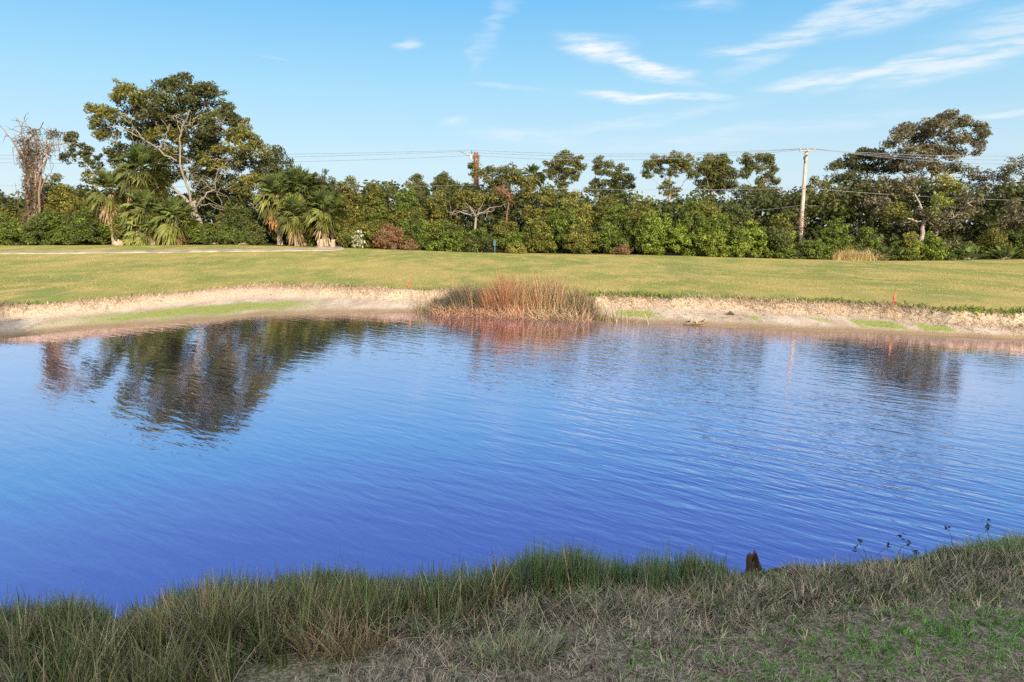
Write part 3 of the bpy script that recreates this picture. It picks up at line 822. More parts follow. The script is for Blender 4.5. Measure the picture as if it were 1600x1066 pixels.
# pale bare-limbed small tree under the vine-wrapped pole
D_ = 55.0; bx = at(742, 380, D_)[0]; bz = float(height(bx, D_))
root = thing('bare_limbed_tree', 'small tree with pale bare spreading limbs below the vine-wrapped pole', 'tree', (bx, D_, bz)); loc = tuple(root.location)
T = MB(); cr = MB(); bk = (.26, .22, .18)
T.tube([at(743, 395, D_), at(742, 360, D_), at(744, 336, D_)], [.14, .10, .08], bk, 7)
for ends in [[(744, 336), (725, 328), (705, 333)], [(742, 338), (722, 332), (700, 336), (712, 330)], [(744, 336), (728, 322), (718, 312)], [(745, 336), (765, 325), (790, 320)],
             [(745, 338), (770, 328), (774, 322)], [(743, 338), (735, 322), (728, 318)], [(746, 336), (752, 322), (760, 305)]]:
    p = np.array([at(u, v, D_ + rng.uniform(-.6, .2)) for u, v in ends]); t = np.linspace(0, len(p) - 1, 9)
    p = np.stack([np.interp(t, range(len(p)), p[:, j]) for j in range(3)], 1); p[1:] += rng.normal(size=(8, 3)) * .05
    T.tube(p, np.linspace(.055, .012, 9), bk, 5)
    for j in range(5):
        q = p[rng.integers(3, 9)]; T.tube(limbpath(q, q + rng.normal(size=3) * .45, 4, wig=.3), [.022, .016, .012, .006], bk, 4, False)
T.build('trunk', BARK, root, loc)
for (u, v, ru, rv) in [(730, 308, 16, 9), (745, 312, 14, 8), (718, 316, 10, 6), (762, 312, 16, 7)]:
    fill_blob(cr, None, at(u, v, D_), (ru * px(D_), .7, rv * px(D_)), 'olive', .9, .4, perc=60)
cr.build('crown', LEAF, root, loc)

# ------------------------------------------------------------------ trees on the right
tree('oak_tree', 'tallest tree on the right, open lacy crown rising well above the pole', 60, (1462, 400), (1458, 300), [
    (1408, 208, 20, 9, 0), (1420, 200, 16, 8, 1), (1400, 222, 16, 8, -1), (1446, 194, 16, 8, 0), (1440, 214, 22, 11, 1), (1486, 184, 24, 10, 0),
    (1474, 200, 26, 12, -1), (1508, 196, 20, 10, 1), (1530, 202, 16, 11, 0), (1500, 216, 26, 9, 0), (1524, 222, 16, 9, 1), (1460, 232, 30, 10, 0), (1430, 236, 24, 11, -1, 'grey'),
    (1484, 240, 24, 8, 1), (1530, 238, 8, 8, 0), (1420, 258, 30, 14, 0, 'grey'), (1455, 262, 26, 12, 0, 'grey'), (1490, 262, 18, 8, 1), (1394, 246, 18, 10, 1, 'grey')],
     'grey', r0=.36, dens=.95, sub=.42, perc=50, twig=14, bark=(.30, .26, .22), limbs=True, limbr=.34, leaf=(.22, .11))
tree('flat_topped_tree', 'flat-topped dark tree left of the tallest right tree', 62, (1362, 395), (1360, 290), [
    (1330, 250, 18, 9, 0), (1352, 240, 18, 7, 0), (1374, 244, 18, 8, 0), (1318, 256, 12, 6, 0), (1340, 262, 20, 6, 1), (1372, 262, 18, 7, 1), (1390, 262, 14, 8, 0)],
     'oakdark', r0=.22, dens=1.1, sub=.45, perc=65, twig=7, bark=(.28, .23, .19))
tree('broad_tree', 'broad olive-green tree filling the gap right of the bare wooden pole', 61, (1300, 395), (1300, 330), [
    (1284, 284, 18, 9, 0, 'olive'), (1310, 278, 20, 8, 0, 'oakdark'), (1335, 282, 22, 10, 0, 'oakdark'), (1290, 304, 24, 14, -1, 'olive'), (1322, 304, 26, 14, 0, 'grey'),
    (1352, 300, 22, 16, 0, 'grey'), (1290, 328, 28, 12, -1, 'olive'), (1262, 304, 16, 14, 1, 'olive'), (1244, 318, 16, 12, 1, 'oakdark'), (1330, 330, 28, 12, 0, 'olive'), (1300, 262, 6, 3, 0)],
     'oakdark', r0=.22, dens=.95)
tree('vine_draped_tree', 'grey-green tangled tree below the tallest right crown, with yellow-green vines', 57, (1440, 400), (1445, 340), [
    (1392, 292, 24, 16, 0, 'grey'), (1420, 290, 22, 14, 0, 'grey'), (1374, 318, 26, 14, 0, 'grey'), (1400, 335, 22, 14, -1, 'olive'), (1486, 290, 22, 12, 0, 'olive'),
    (1470, 318, 14, 18, -1, 'bright'), (1450, 345, 34, 18, 0, 'grey'), (1490, 340, 28, 18, 0, 'grey'), (1512, 318, 26, 16, 0, 'grey'), (1480, 280, 14, 6, -1, 'yellow')],
     'grey', r0=.24, dens=.85, twig=7, bark=(.36, .31, .26), limbs=False)
tree('thin_tree', 'twiggy brownish tree between the tallest right tree and the frame edge', 62, (1545, 400), (1545, 320), [
    (1524, 272, 16, 9, 0), (1544, 276, 16, 10, 0), (1530, 294, 22, 12, 0), (1558, 298, 18, 12, 0, 'olive'), (1570, 285, 10, 8, 0)], 'grey', r0=.16, dens=.55, sub=.4, perc=36, twig=12, bark=(.30, .25, .22))
tree('oak_tree', 'dark open tree cut by the right edge of the view', 60, (1612, 400), (1605, 320), [
    (1590, 256, 18, 9, 0), (1608, 248, 18, 10, 0), (1578, 270, 14, 8, 0), (1600, 276, 22, 10, 0), (1625, 268, 20, 18, 0), (1590, 296, 22, 12, 0, 'grey'), (1640, 300, 30, 24, 0), (1600, 318, 20, 14, 0)],
     'oakdark', r0=.26, dens=.7, perc=50, twig=7)

# ------------------------------------------------------------------ palms
palm('cabbage palm with the highest crown, in front of the tallest left tree', 222, 268, 54.5, 48, 40, 6, tone=.85)
palm('cabbage palm at the left end of the left palm cluster, tan dead fronds below', 172, 300, 53.5, 38, 34, 14, tone=1.05, deadcol=(.42, .31, .16))
palm('yellowish cabbage palm low in the middle of the left cluster', 226, 330, 52.6, 40, 34, 14, tone=1.5, deadcol=(.48, .38, .18))
palm('bright low cabbage palm at the right end of the left palm cluster', 274, 344, 52.3, 42, 38, 4, tone=1.25)
palm('short cabbage palm skirting the grass below the left palm cluster', 222, 364, 51.9, 34, 26, 10, tone=1.35, deadcol=(.42, .34, .16))
palm('cabbage palm with orange dead fronds hanging at the left of the right palm cluster', 433, 306, 54, 40, 38, 14, tone=1.0, deadcol=(.48, .24, .10))
palm('tallest cabbage palm of the right cluster, full green crown', 470, 298, 54.6, 44, 40, 4, tone=.95)
palm('cabbage palm at the right end of the right cluster, fronds drooping to the grass', 508, 330, 53, 40, 40, 6, tone=1.1, deadcol=(.34, .26, .15))
palm('cabbage palm low in the middle of the right cluster', 462, 338, 53, 36, 36, 6, tone=1.1, deadcol=(.36, .26, .13))
palm('small cabbage palm behind the low shrubs right of the rounded olive tree', 832, 276, 62, 22, 22, 0, tone=.9)
for lab, u, v, rp in [('left of two pale palm stumps at the foot of the right palm cluster', 501, 387, 5), ('right of two pale palm stumps at the foot of the right palm cluster', 519, 388, 5),
                      ('wide pale stump at the left foot of the left palm cluster', 187, 382, 8), ('pale stump in the middle foot of the left palm cluster', 223, 383, 6), ('narrow pale stump at the right foot of the left palm cluster', 238, 382, 4)]:
    D_ = 51.6; x = at(u, v, D_)[0]; z = float(height(x, D_)); h_ = .85 if u > 400 else .55; r_ = rp * px(D_)
    s = MB(); t = np.linspace(0, 1, 6)
    h_ *= .8; r_ *= .8
    s.tube(np.stack([x + .12 * t * (1 if u % 2 else -1), D_ + 0 * t, z - .08 + h_ * t], 1), r_ * (1.15 - .45 * t + .06 * np.sin(t * 20)), (.36, .25, .17), 10)
    for k_ in range(10):
        th = rng.uniform(0, 6.28); b0 = np.array([x + math.cos(th) * r_ * .8, D_ + math.sin(th) * r_ * .8, z + h_ * rng.uniform(.1, .8)])
        s.tube([b0, b0 + np.array([math.cos(th) * .08, math.sin(th) * .08, .18])], [.05, .02], (.55, .42, .30), 4)
    tag(s.build('palm_stump', BARK, None, (x, D_, z)), lab, 'stump', 'palm stumps at the edge of the lawn')

# ------------------------------------------------------------------ shrubs of the thicket, back row then front row
SG = 'shrubs of the thicket'
B2 = [  # back row: u, vtop, half width, D, palette, second palette, label
    (8, 300, 34, 57, 'olive', 'oakdark', 'olive shrub at the left edge behind the vine-wrapped dead tree'),
    (100, 282, 34, 57, 'yellow', 'olive', 'yellow-olive shrub between the vine-wrapped dead tree and the left palms'),
    (130, 318, 30, 55.5, 'olive', 'deep', 'olive shrub just left of the left palm cluster'),
    (372, 318, 34, 55.5, 'deep', 'oakolive', 'dark shrub between the two palm clusters, under the big oak'),
    (512, 268, 26, 60, 'oakdark', 'grey', 'tall twiggy dark shrub behind the right palm cluster'),
    (548, 280, 30, 57, 'olive', 'oakolive', 'olive and yellowish tall shrub right behind the right palm cluster'),
    (590, 296, 34, 57, 'olive', 'green', 'tall green shrub with yellowish top right of the right palm cluster'),
    (640, 304, 34, 56.5, 'green', 'olive', 'green shrub below the small dark pine top'),
    (690, 302, 32, 57, 'olive', 'oakolive', 'olive shrub below the thin two-tufted pine'),
    (852, 302, 34, 57, 'olive', 'oakolive', 'yellow-tinged olive shrub left below the round-crowned pine'),
    (898, 306, 34, 56.5, 'olive', 'yellow', 'yellowish olive shrub below the round-crowned pine'),
    (950, 306, 36, 56.5, 'olive', 'green', 'olive-green shrub below the narrow pine'),
    (1000, 312, 36, 56.5, 'green', 'olive', 'green shrub below the gap before the wide forked pine'),
    (1100, 312, 34, 57, 'olive', 'deep', 'round olive shrub below the full dark pine'),
    (1150, 322, 30, 57, 'deep', 'oakdark', 'dark shrub below the layered pine'),
    (1225, 326, 30, 57.5, 'deep', 'olive', 'dark shrub left of the foot of the bare wooden pole'),
    (1575, 318, 34, 56, 'deep', 'grey', 'dark shrub at the right edge under the cut-off tree')]
B2 += [(250, 292, 34, 55.5, 'olive', 'oakolive', 'olive shrub growing among the left palms'), (150, 326, 24, 54, 'green', 'olive', 'green shrub behind the left end of the left palm cluster'),
       (205, 322, 24, 53.6, 'olive', 'green', 'leafy shrub tangled between the left palms, beneath the highest crown'), (300, 338, 22, 54, 'deep', 'olive', 'dark shrub behind the bright right-end palm of the left cluster'),
       (452, 312, 26, 55.4, 'olive', 'green', 'olive shrub growing among the right palms'), (490, 318, 26, 55, 'green', 'olive', 'green shrub behind the right end of the right palm cluster')]
for u, vt, hw, D, k1, k2, lab in B2:
    bush(lab, u, vt, hw, D, k1, key2=k2, group=SG, sub=.42, leaf=(.20, .10), dens=.95, perc=74)
B1 = [  # front row
    (20, 338, 34, 53, 'green', 'bright', 'low green shrub at the left edge of the grass line'),
    (78, 330, 34, 53.2, 'green', 'deep', 'green shrub in front of the vine-wrapped dead tree'),
    (128, 338, 32, 52.8, 'deep', 'green', 'dark green shrub left of the lowest left palm fronds'),
    (324, 350, 22, 52.8, 'deep', 'green', 'low dark shrub right of the left palm cluster'),
    (362, 352, 22, 52.8, 'deep', 'green', 'low dark shrub midway between the palm clusters'),
    (400, 350, 20, 52.8, 'deep', 'green', 'low dark shrub left of the right palm cluster'),
    (548, 345, 20, 53, 'olive', 'green', 'olive shrub left of the white-flowered bush'),
    (588, 342, 24, 53.4, 'olive', 'oakolive', 'olive shrub between the white-flowered bush and the brown bush'),
    (652, 340, 26, 53, 'deep', 'green', 'dark shrub right of the brown dead bush'),
    (700, 350, 28, 52.6, 'green', 'deep', 'green shrub left below the pale bare-limbed tree'),
    (748, 356, 24, 52.4, 'deep', 'green', 'dark green shrub in front of the pale bare-limbed tree'),
    (792, 346, 26, 52.8, 'green', 'olive', 'green shrub behind the small yellow bush'),
    (838, 342, 28, 52.8, 'olive', 'green', 'olive shrub right of the small yellow bush'),
    (880, 322, 32, 54, 'green', 'olive', 'tall mid-green shrub two places right of the yellow bush'),
    (905, 352, 26, 52.4, 'olive', 'yellow', 'low yellowish shrub with reedy leaves left of the dark hollow'),
    (960, 330, 34, 54, 'green', 'deep', 'green shrub over the dark hollow in the thicket'),
    (1022, 328, 36, 53.4, 'bright', 'green', 'bright green shrub left below the wide forked pine'),
    (1075, 316, 36, 53.2, 'bright', 'green', 'tallest bright green shrub right below the wide forked pine'),
    (1120, 336, 32, 52.6, 'bright', 'green', 'bright leafy shrub below the full dark pine'),
    (1168, 344, 32, 52.4, 'bright', 'green', 'bright leafy shrub below the layered pine'),
    (1212, 358, 26, 52.2, 'green', 'deep', 'lower green shrub one place left of the bare wooden pole'),
    (1228, 352, 17, 53.2, 'olive', 'bright', 'yellow-green shrub at the left foot of the bare wooden pole'),
    (1268, 376, 26, 52, 'green', 'deep', 'low green shrub in front of the bare wooden pole'),
    (1306, 346, 27, 53, 'green', 'yellow', 'round shrub with pale flower tips right of the bare wooden pole'),
    (1352, 358, 20, 54, 'grey', 'green', 'small grey-green shrub behind the dry straw grass'),
    (1418, 364, 20, 52, 'bright', 'yellow', 'left of two yellow-green shrubs at the foot of the vine-draped tree'),
    (1456, 370, 22, 51.8, 'bright', 'green', 'right of two yellow-green shrubs at the foot of the vine-draped tree'),
    (1405, 380, 22, 52.2, 'deep', 'green', 'low dark shrub below the vine-draped tree'),
    (1500, 372, 22, 53, 'grey', 'deep', 'grey shrub between the palmettos under the tallest right tree'),
    (1552, 360, 24, 53.4, 'olive', 'oakolive', 'olive shrub with a yellowish top near the right edge'),
    (1600, 362, 26, 53.4, 'deep', 'green', 'dark shrub cut by the right edge at the grass line')]
for u, vt, hw, D, k1, k2, lab in B1:
    bush(lab, u, vt, hw, D, k1, key2=k2, group=SG, sub=.33, leaf=(.165, .09), dens=.9, perc=74)
for s_ in (-1, 1):     # the thicket runs on past both sides of the view
    for i in range(5):
        u = 800 + s_ * (880 + i * 62)
        bush('%s dense green shrub beyond the %s edge of the view' % (('first', 'second', 'third', 'fourth', 'fifth')[i], 'left' if s_ < 0 else 'right'), u, 312 + 14 * (i % 2), 42, 54 + i % 2, 'deep', key2='olive', group='shrubs beyond the %s edge of the view' % ('left' if s_ < 0 else 'right'), sub=.6, leaf=(.36, .18), dens=.7, perc=45)
bush('small mustard-yellow bush on the lawn edge', 807, 381, 15, 51.4, 'yellow', name='yellow_bush', sub=.22, leaf=(.13, .08), dens=.8, perc=50)
bush('rust-brown dead bush right of the white-flowered bush', 612, 352, 26, 52.2, 'russet', key2='brown', name='dead_bush', sub=.34, leaf=(.24, .05), dens=.6, perc=50, nst=16)
bush('small white-flowered bush at the lawn edge right of the palm stumps', 560, 362, 10, 52, 'cream', name='flowering_bush', sub=.2, leaf=(.14, .1), dens=.9, perc=36)
bush('small brown dead bush in the dark hollow of the thicket', 974, 382, 13, 51.8, 'brown', name='dead_bush', sub=.25, leaf=(.2, .05), dens=.7, perc=40, nst=10)
bush('small tan dead bush at the grass line right of the rust-brown one', 640, 376, 12, 51.8, 'brown', name='dead_bush', sub=.25, leaf=(.2, .05), dens=.7, perc=40, nst=10)
for lab, u, rp, tone in [('palmetto right of the dry straw grass', 1385, 26, .9), ('palmetto with pale upright fans left of the right edge shrubs', 1512, 28, 1.2),
                         ('palmetto nearest the right edge of the view', 1572, 26, 1.1), ('palmetto low on the grass under the tallest right tree', 1488, 18, 1.2),
                         ('palmetto left below the bare wooden pole', 1240, 16, 1.0), ('dark palmetto fans right of the left palm cluster', 335, 16, .7), ('dark palmetto fans halfway between the palm clusters', 380, 16, .7)]:
    palmetto(lab, u, 404, 51.7, rp, tone=tone)

# dry straw-coloured grass by the pole
D_ = 51.4; m = 900
s = MB(); uu = 1335 + 34 * rng.normal(size=m) * .6; uu = np.clip(uu, 1300, 1385)
rt = np.array([[at(a, 405, D_)[0], D_ + rng.uniform(-.4, .5), 0] for a in uu]); rt[:, 2] = height(rt[:, 0], rt[:, 1]) - .02
s.blades(rt, rng.uniform(0, 2 * PI, m), rng.uniform(.05, .7, m), rng.uniform(.5, 1.25, m), np.full(m, .035), palcol('straw', m) * 1.25, .8)
xc = float(at(1335, 405, D_)[0])
tag(s.build('dry_grass_tuft', GRASS, None, (xc, D_, float(height(xc, D_)))), 'dry straw-coloured tall grass at the lawn edge right of the pole', 'grass tuft')

# ------------------------------------------------------------------ poles and wires
DP = 62.0
DPB = 56.2


def wood_pole(name, label, u, vtop, D=DP, r=.17, tint=(.42, .36, .30)):
    a = at(u, vtop, D); z0 = float(height(a[0], D)) - .2
    root = thing(name, label, 'utility pole', (a[0], D, z0), 'utility poles carrying the power lines'); t = np.linspace(0, 1, 12)
    p = MB(); p.tube(np.stack([a[0] + 0 * t, D + 0 * t, z0 + (a[2] - z0) * t], 1), r * (1.15 - .35 * t), tint, 12)
    p.build('shaft', WOOD, root, tuple(root.location))
    return root, a


def insulator(root, p, h=.32, col=(.45, .44, .42)):
    i = MB(); z = np.linspace(0, h, 9)
    i.tube(np.stack([p[0] + 0 * z, p[1] + 0 * z, p[2] + z], 1), [.03, .03, .06, .035, .065, .035, .06, .035, .02], col, 8)
    i.build('insulator', PLAIN, root, tuple(root.location))
    return p + np.array([0, 0, h])


# bare wooden pole on the right
rt_, a = wood_pole('utility_pole', 'bare pale wooden utility pole on the right, thin crossarm at its top', 1260, 236, DPB, .155)
cx = MB(); cx.box((a[0] - .62, DPB - .25, a[2] - .06), (a[0] + .62, DPB - .15, a[2] + .04), (.30, .27, .24)); cx.build('crossarm', WOOD, rt_, tuple(rt_.location))
topB = [insulator(rt_, np.array([a[0] + q, DPB - .2, a[2] + .04]), .14) for q in (-.55, .0, .55)]
br = MB(); br.tube([a + np.array([0, -.2, -.35]), a + np.array([-.28, -.3, -.55]), a + np.array([-.12, -.2, -.95])], [.07, .09, .05], (.10, .09, .09), 8)
br.build('bracket', PLAIN, rt_, tuple(rt_.location))
vn = MB(); zv = rng.uniform(.6, 3.4, 260); thv = rng.uniform(0, 2 * PI, 260); rv_ = .2 + .25 * np.exp(-((zv - 2.3) / .7) ** 2)
pv = np.stack([a[0] + np.cos(thv) * rv_, DPB + np.sin(thv) * rv_, rt_.location.z + .8 + zv], 1)
vn.leaves(pv, unit(pv - np.array([a[0], DPB, 3])), .32, .08, palcol('brown', 260) * 1.2); vn.build('dead_vine', LEAF, rt_, tuple(rt_.location))

# vine-wrapped pole left of the middle
rt2, a2 = wood_pole('utility_pole', 'utility pole wrapped in reddish brown vines, arm reaching left', 744, 243, r=.16, tint=(.34, .20, .14))
vn = MB(); n = 900; zz = rng.uniform(0, 1, n); th = rng.uniform(0, 2 * PI, n); rr = .17 + rng.exponential(.09, n)
zp = rt2.location.z + 2.6 + (a2[2] - rt2.location.z - 2.6) * zz
vn.leaves(np.stack([a2[0] + np.cos(th) * rr, DP + np.sin(th) * rr, zp], 1), unit(np.stack([np.cos(th), np.sin(th), 0 * th + .2], 1) + rng.normal(size=(n, 3)) * .5), .30, .07,
          np.where((rng.random(n) < .25)[:, None], palcol('pine', n), palcol('russet', n) * .85))
for i in range(10):
    th0 = rng.uniform(0, 6.28); t = np.linspace(0, 1, 14)
    vn.tube(np.stack([a2[0] + .18 * np.cos(th0 + t * 5), DP + .18 * np.sin(th0 + t * 5), rt2.location.z + 2 + (a2[2] + .3 - rt2.location.z - 2) * t], 1), .035, (.36, .17, .10), 5)
for u, v, ru, rv in [(737, 259, 5, 4), (738, 273, 5, 5), (750, 268, 6, 5)]: fill_blob(vn, None, at(u, v, DP), (ru * px(DP), .3, rv * px(DP)), 'pine', 1, .25, leaf=(.2, .1), perc=40)
vn.build('vines', LEAF, rt2, tuple(rt2.location))
ar = MB(); ar.tube([a2 + np.array([0, -.1, -.1]), at(733, 243, DP), at(717, 236, DP)], [.06, .05, .04], (.34, .36, .38), 7); ar.build('crossarm', PLAIN, rt2, tuple(rt2.location))
tr_ = MB(); q = at(736, 246, DP - .3); tr_.tube([q - np.array([0, 0, .2]), q + np.array([0, 0, .25])], [.11, .10], (.38, .40, .41), 10); tr_.build('transformer', PLAIN, rt2, tuple(rt2.location))
ins = [insulator(rt2, at(737, 242, DP), .4, (.12, .13, .14)), insulator(rt2, at(741, 243, DP), .35, (.12, .13, .14)), at(717, 236, DP)]
# third pole, mostly hidden behind the wide forked pine
rt3, a3 = wood_pole('utility_pole', 'top of a utility pole with a white crossarm, hidden behind the wide forked pine', 1048, 240, 71, r=.12, tint=(.2, .17, .14))
cx = MB(); cx.box((a3[0] - .2, 70.7, a3[2] - .12), (a3[0] + 2.3, 70.8, a3[2] - .06), (.35, .34, .32)); cx.build('crossarm', PLAIN, rt3, tuple(rt3.location))
insulator(rt3, np.array([a3[0], 71, a3[2] - .02]), .25)


def wire(label, pts, sag, r=.016, col=(.20, .21, .24)):
    W_ = MB(); allp = []
    for p, q in zip(pts[:-1], pts[1:]):
        t = np.linspace(0, 1, 24); b = p + (q - p) * t[:, None]; b[:, 2] -= sag * 4 * t * (1 - t); allp.append(b[:-1])
    allp.append(np.array([pts[-1]])); W_.tube(np.concatenate(allp), r, col, 5, False)
    c = pts[1]
    tag(W_.build('power_line', PLAIN, None, tuple(float(x) for x in c)), label, 'power line', 'wires strung between the poles')


wire('topmost power line running across the sky between the pole tops', [at(-250, 238, 66), ins[0], topB[0], at(1720, 240, 58)], .38)
wire('second power line, just under the topmost one', [at(-250, 243, 66), ins[2] + np.array([0, 0, -.05]), topB[1], at(1720, 246, 58)], .5)
wire('third power line, the lowest of the three at the pole tops', [at(-250, 247, 66), ins[1] + np.array([0, 0, -.35]), topB[2], at(1720, 252, 58)], .62)
pb = at(1258, 294, DPB - .2); pa = at(744, 290, DP - .2)
wire('pale cable halfway up the poles, passing in front of the pines', [at(-250, 285, 66), pa, pb, at(1720, 315, 58)], .25, .012, (.26, .26, .26))
wire('lowest pale cable, reaching the bare pole just above the shrubs', [at(1090, 334, 62), at(1258, 320, DPB - .2), at(1300, 318, 61)], .15, .011, (.28, .28, .28))

# small teal utility post by the yellow bush
D_ = 51.3; x = at(773, 390, D_)[0]; z = float(height(x, D_))
p = MB(); p.tube([(x, D_, z - .05), (x, D_, z + .8)], .05, (.05, .10, .11), 8); p.box((x - .09, D_ - .08, z + .55), (x + .09, D_ + .08, z + .95), (.05, .09, .10)); p.tube([(x, D_, z + .95), (x, D_, z + 1.0)], [.1, .04], (.10, .15, .16), 8)
tag(p.build('marker_post', PLAIN, None, (x, D_, z)), 'small dark teal post at the lawn edge left of the yellow bush', 'post')
# two orange stakes on the bank
for lab, u, v, h_ in [('orange stake in the grass left of the reed clump', 639, 449, .27), ('orange stake at the top of the right bank', 1397, 474, .3)]:
    x, y = atz(u, v, .66); z = float(height(x, y)); s = MB()
    s.box((x - .035, y - .02, z - .1), (x + .035, y + .02, z + h_), (.50, .10, .045)); s.box((x - .022, y - .012, z + h_), (x + .022, y + .012, z + h_ + .03), (.5, .1, .045))
    tag(s.build('stake', PLAIN, None, (x, y, z)), lab, 'stake', 'orange stakes on the far bank')
# bleached driftwood at the water's edge
x, y = atz(1086, 505, .05); y = float(yfar(x)) + .1; s = MB()
for i in range(9):
    th = rng.uniform(0, PI); l = rng.uniform(.12, .32); b0 = np.array([x + rng.normal() * .1, y + rng.normal() * .08, .06])
    s.tube(limbpath(b0, b0 + np.array([math.cos(th) * l, -.1, math.sin(th) * l * .6 + .03]), 5, wig=.3), np.linspace(.035, .01, 5), (.42, .36, .25) if i % 3 else (.08, .06, .04), 6)
s.tube([(x - .35, y, .04), (x + .1, y - .1, .07), (x + .4, y + .02, .05)], [.04, .05, .02], (.16, .12, .08), 7)
tag(s.build('driftwood', WOOD, None, (x, y, 0)), 'bleached twiggy driftwood at the far waterline right of the reeds', 'driftwood')
x, y = atz(1141, 493, .2); s = MB(); s.tube([(x - .12, y, .24), (x, y, .3), (x + .12, y - .05, .22)], [.03, .06, .03], (.07, .06, .05), 6)
tag(s.build('dark_stick', WOOD, None, (x, y, .2)), 'short dark stick on the algae strip behind the driftwood', 'stick')

# ------------------------------------------------------------------ reed clump in the far shallows
yb = lambda x: yfar(x)
x0, x1 = atz(668, 497, 0)[0], atz(928, 500, 0)[0]
root = thing('reed_clump', 'big clump of russet and grey-green reeds standing at the far waterline', 'reeds', ((x0 + x1) / 2, float(yb(0)), 0)); loc = tuple(root.location)
G1, G2, G3 = MB(), MB(), MB()
n = 7000; q = rng.uniform(0, 1, n); X = x0 + (x1 - x0) * q
bow = np.sqrt(np.clip(1 - (2 * q - 1) ** 2, 0, 1))
Y = yb(X) - .55 * bow + rng.uniform(0, 1, n) ** 1.0 * (1.5 * bow + .35)
Hh = np.interp(q, [0, .08, .2, .33, .45, .55, .7, .85, .95, 1], [.5, .85, 1.12, 1.15, 1.45, 1.5, 1.45, 1.38, 1.05, .7]) * rng.uniform(.62, 1.12, n)
Hh *= .86 + .22 * np.sin(q * 41 + 1) * np.sin(q * 17)
Z = np.maximum(height(X, Y), -.02)
green = rng.random(n) < np.interp(q, [0, .1, .30, .38, .5, .6, .85, 1], [.9, .85, .75, .25, .15, .15, .45, .6])
cg = np.array([.085, .095, .06]) * rng.uniform(.55, 1.5, (n, 1)); cr_ = np.array([.38, .175, .085]) * rng.uniform(.55, 1.35, (n, 1)); ct = np.array([.46, .32, .16]) * rng.uniform(.6, 1.3, (n, 1))
tan_ = rng.random(n) < np.interp(q, [0, .45, .62, 1], [.15, .2, .75, .8])
cd = np.where(tan_[:, None], ct, cr_)
az = np.where(rng.random(n) < np.interp(q, [0, .35, .6, 1], [.85, .75, .5, .4]), PI, 0) + rng.normal(size=n) * .9
ln = np.abs(rng.normal(size=n)) * np.interp(q, [0, .3, .5, 1], [.42, .34, .14, .16]) + .02
rt = np.stack([X, Y, Z], 1)
G1.blades(rt[green], az[green], ln[green], Hh[green], np.full(green.sum(), .017), cg[green], .22)
d_ = ~green
G2.blades(rt[d_], az[d_], ln[d_], Hh[d_], np.full(d_.sum(), .018), cd[d_], .3)
n = 5000; q = rng.uniform(0, 1, n); X = x0 + (x1 - x0) * q; bow = np.sqrt(np.clip(1 - (2 * q - 1) ** 2, 0, 1))
Y = yb(X) - .62 * bow + rng.uniform(-.08, .35, n)
c = np.where((q < .62)[:, None], np.array([[.64, .42, .28]]), np.array([[.62, .47, .31]])) * rng.uniform(.55, 1.25, (n, 1))
G3.blades(np.stack([X, Y, np.maximum(height(X, Y), -.02)], 1), rng.uniform(0, 2 * PI, n), rng.uniform(.15, 1.1, n), rng.uniform(.22, .75, n), np.full(n, .022), c, rng.uniform(.3, 1.8, n))
n = 420; q = np.concatenate([-rng.exponential(.05, n // 2), 1 + rng.exponential(.06, n // 2)]); X = x0 + (x1 - x0) * q; Y = yb(X) + rng.normal(size=n) * .16 - .05
G1.blades(np.stack([X, Y, np.maximum(height(X, Y), -.02)], 1), rng.uniform(0, 2 * PI, n), np.abs(rng.normal(size=n)) * .5, rng.uniform(.15, .8, n), np.full(n, .016), np.where(rng.random((n, 1)) < .5, np.array([.14, .14, .07]), np.array([.42, .31, .18])) * rng.uniform(.5, 1.3, (n, 1)), .5)
G1.build('green_stems', GRASS, root, loc); G2.build('dry_stems', GRASS, root, loc); G3.build('broken_stems', GRASS, root, loc)

# ------------------------------------------------------------------ grass along the top of the far bank
fr = MB(); n = 36000; X = rng.uniform(-24, 26, n); yt = ytop(X)
off = rng.normal(size=n) * .34 - .36; Y = yt + off
k_ = np.sin(X * 1.7) * .5 + np.sin(X * .63 + 1) * .5
dens = rng.random(n) < (.72 + .38 * k_); X, Y, off = X[dens], Y[dens], off[dens]; n = len(X)
c = np.where((off > -.10 + .14 * np.sin(X * 2.1))[:, None], np.array([[.16, .19, .05]]), np.array([[.47, .35, .235]])) * rng.uniform(.6, 1.3, (n, 1))
fr.blades(np.stack([X, Y, height(X, Y) - .01], 1), rng.uniform(0, 2 * PI, n), rng.uniform(.1, .9, n), rng.uniform(.08, .24, n), np.full(n, .022), c, .8, 2)
n = 2600; X = np.concatenate([rng.normal(size=900) * 1.1 + atz(985, 465, .62)[0] * 1.0, rng.uniform(9.5, 16, 700)]); n = len(X); Y = ytop(X) + rng.normal(size=n) * .22 + .1
fr.blades(np.stack([X, Y, height(X, Y) - .01], 1), rng.uniform(0, 2 * PI, n), rng.uniform(.2, 1, n), rng.uniform(.1, .28, n), np.full(n, .05), palcol('green', n) * 1.5, .8, 2)
n = 9000; m_ = 700; tx = rng.uniform(-24, 26, m_); tk = rng.uniform(.12, .95, m_) ** .7; i = rng.integers(0, m_, n)
X = tx[i] + rng.normal(size=n) * .05; Y = yfar(X) + (ytop(X) - yfar(X)) * tk[i] + rng.normal(size=n) * .04
c = np.where(rng.random((m_, 1)) < .5, np.array([[.24, .20, .10]]), np.array([[.20, .24, .06]]))[i] * rng.uniform(.5, 1.3, (n, 1))
fr.blades(np.stack([X, Y, height(X, Y) - .01], 1), rng.uniform(0, 2 * PI, n), rng.uniform(.3, 1.3, n), rng.uniform(.03, .11, n), np.full(n, .015), c, .8, 2)
tag(fr.build('bank_grass', GRASS), 'dead pinkish and green grass fringe along the top of the far bank', 'grass', kind='stuff')
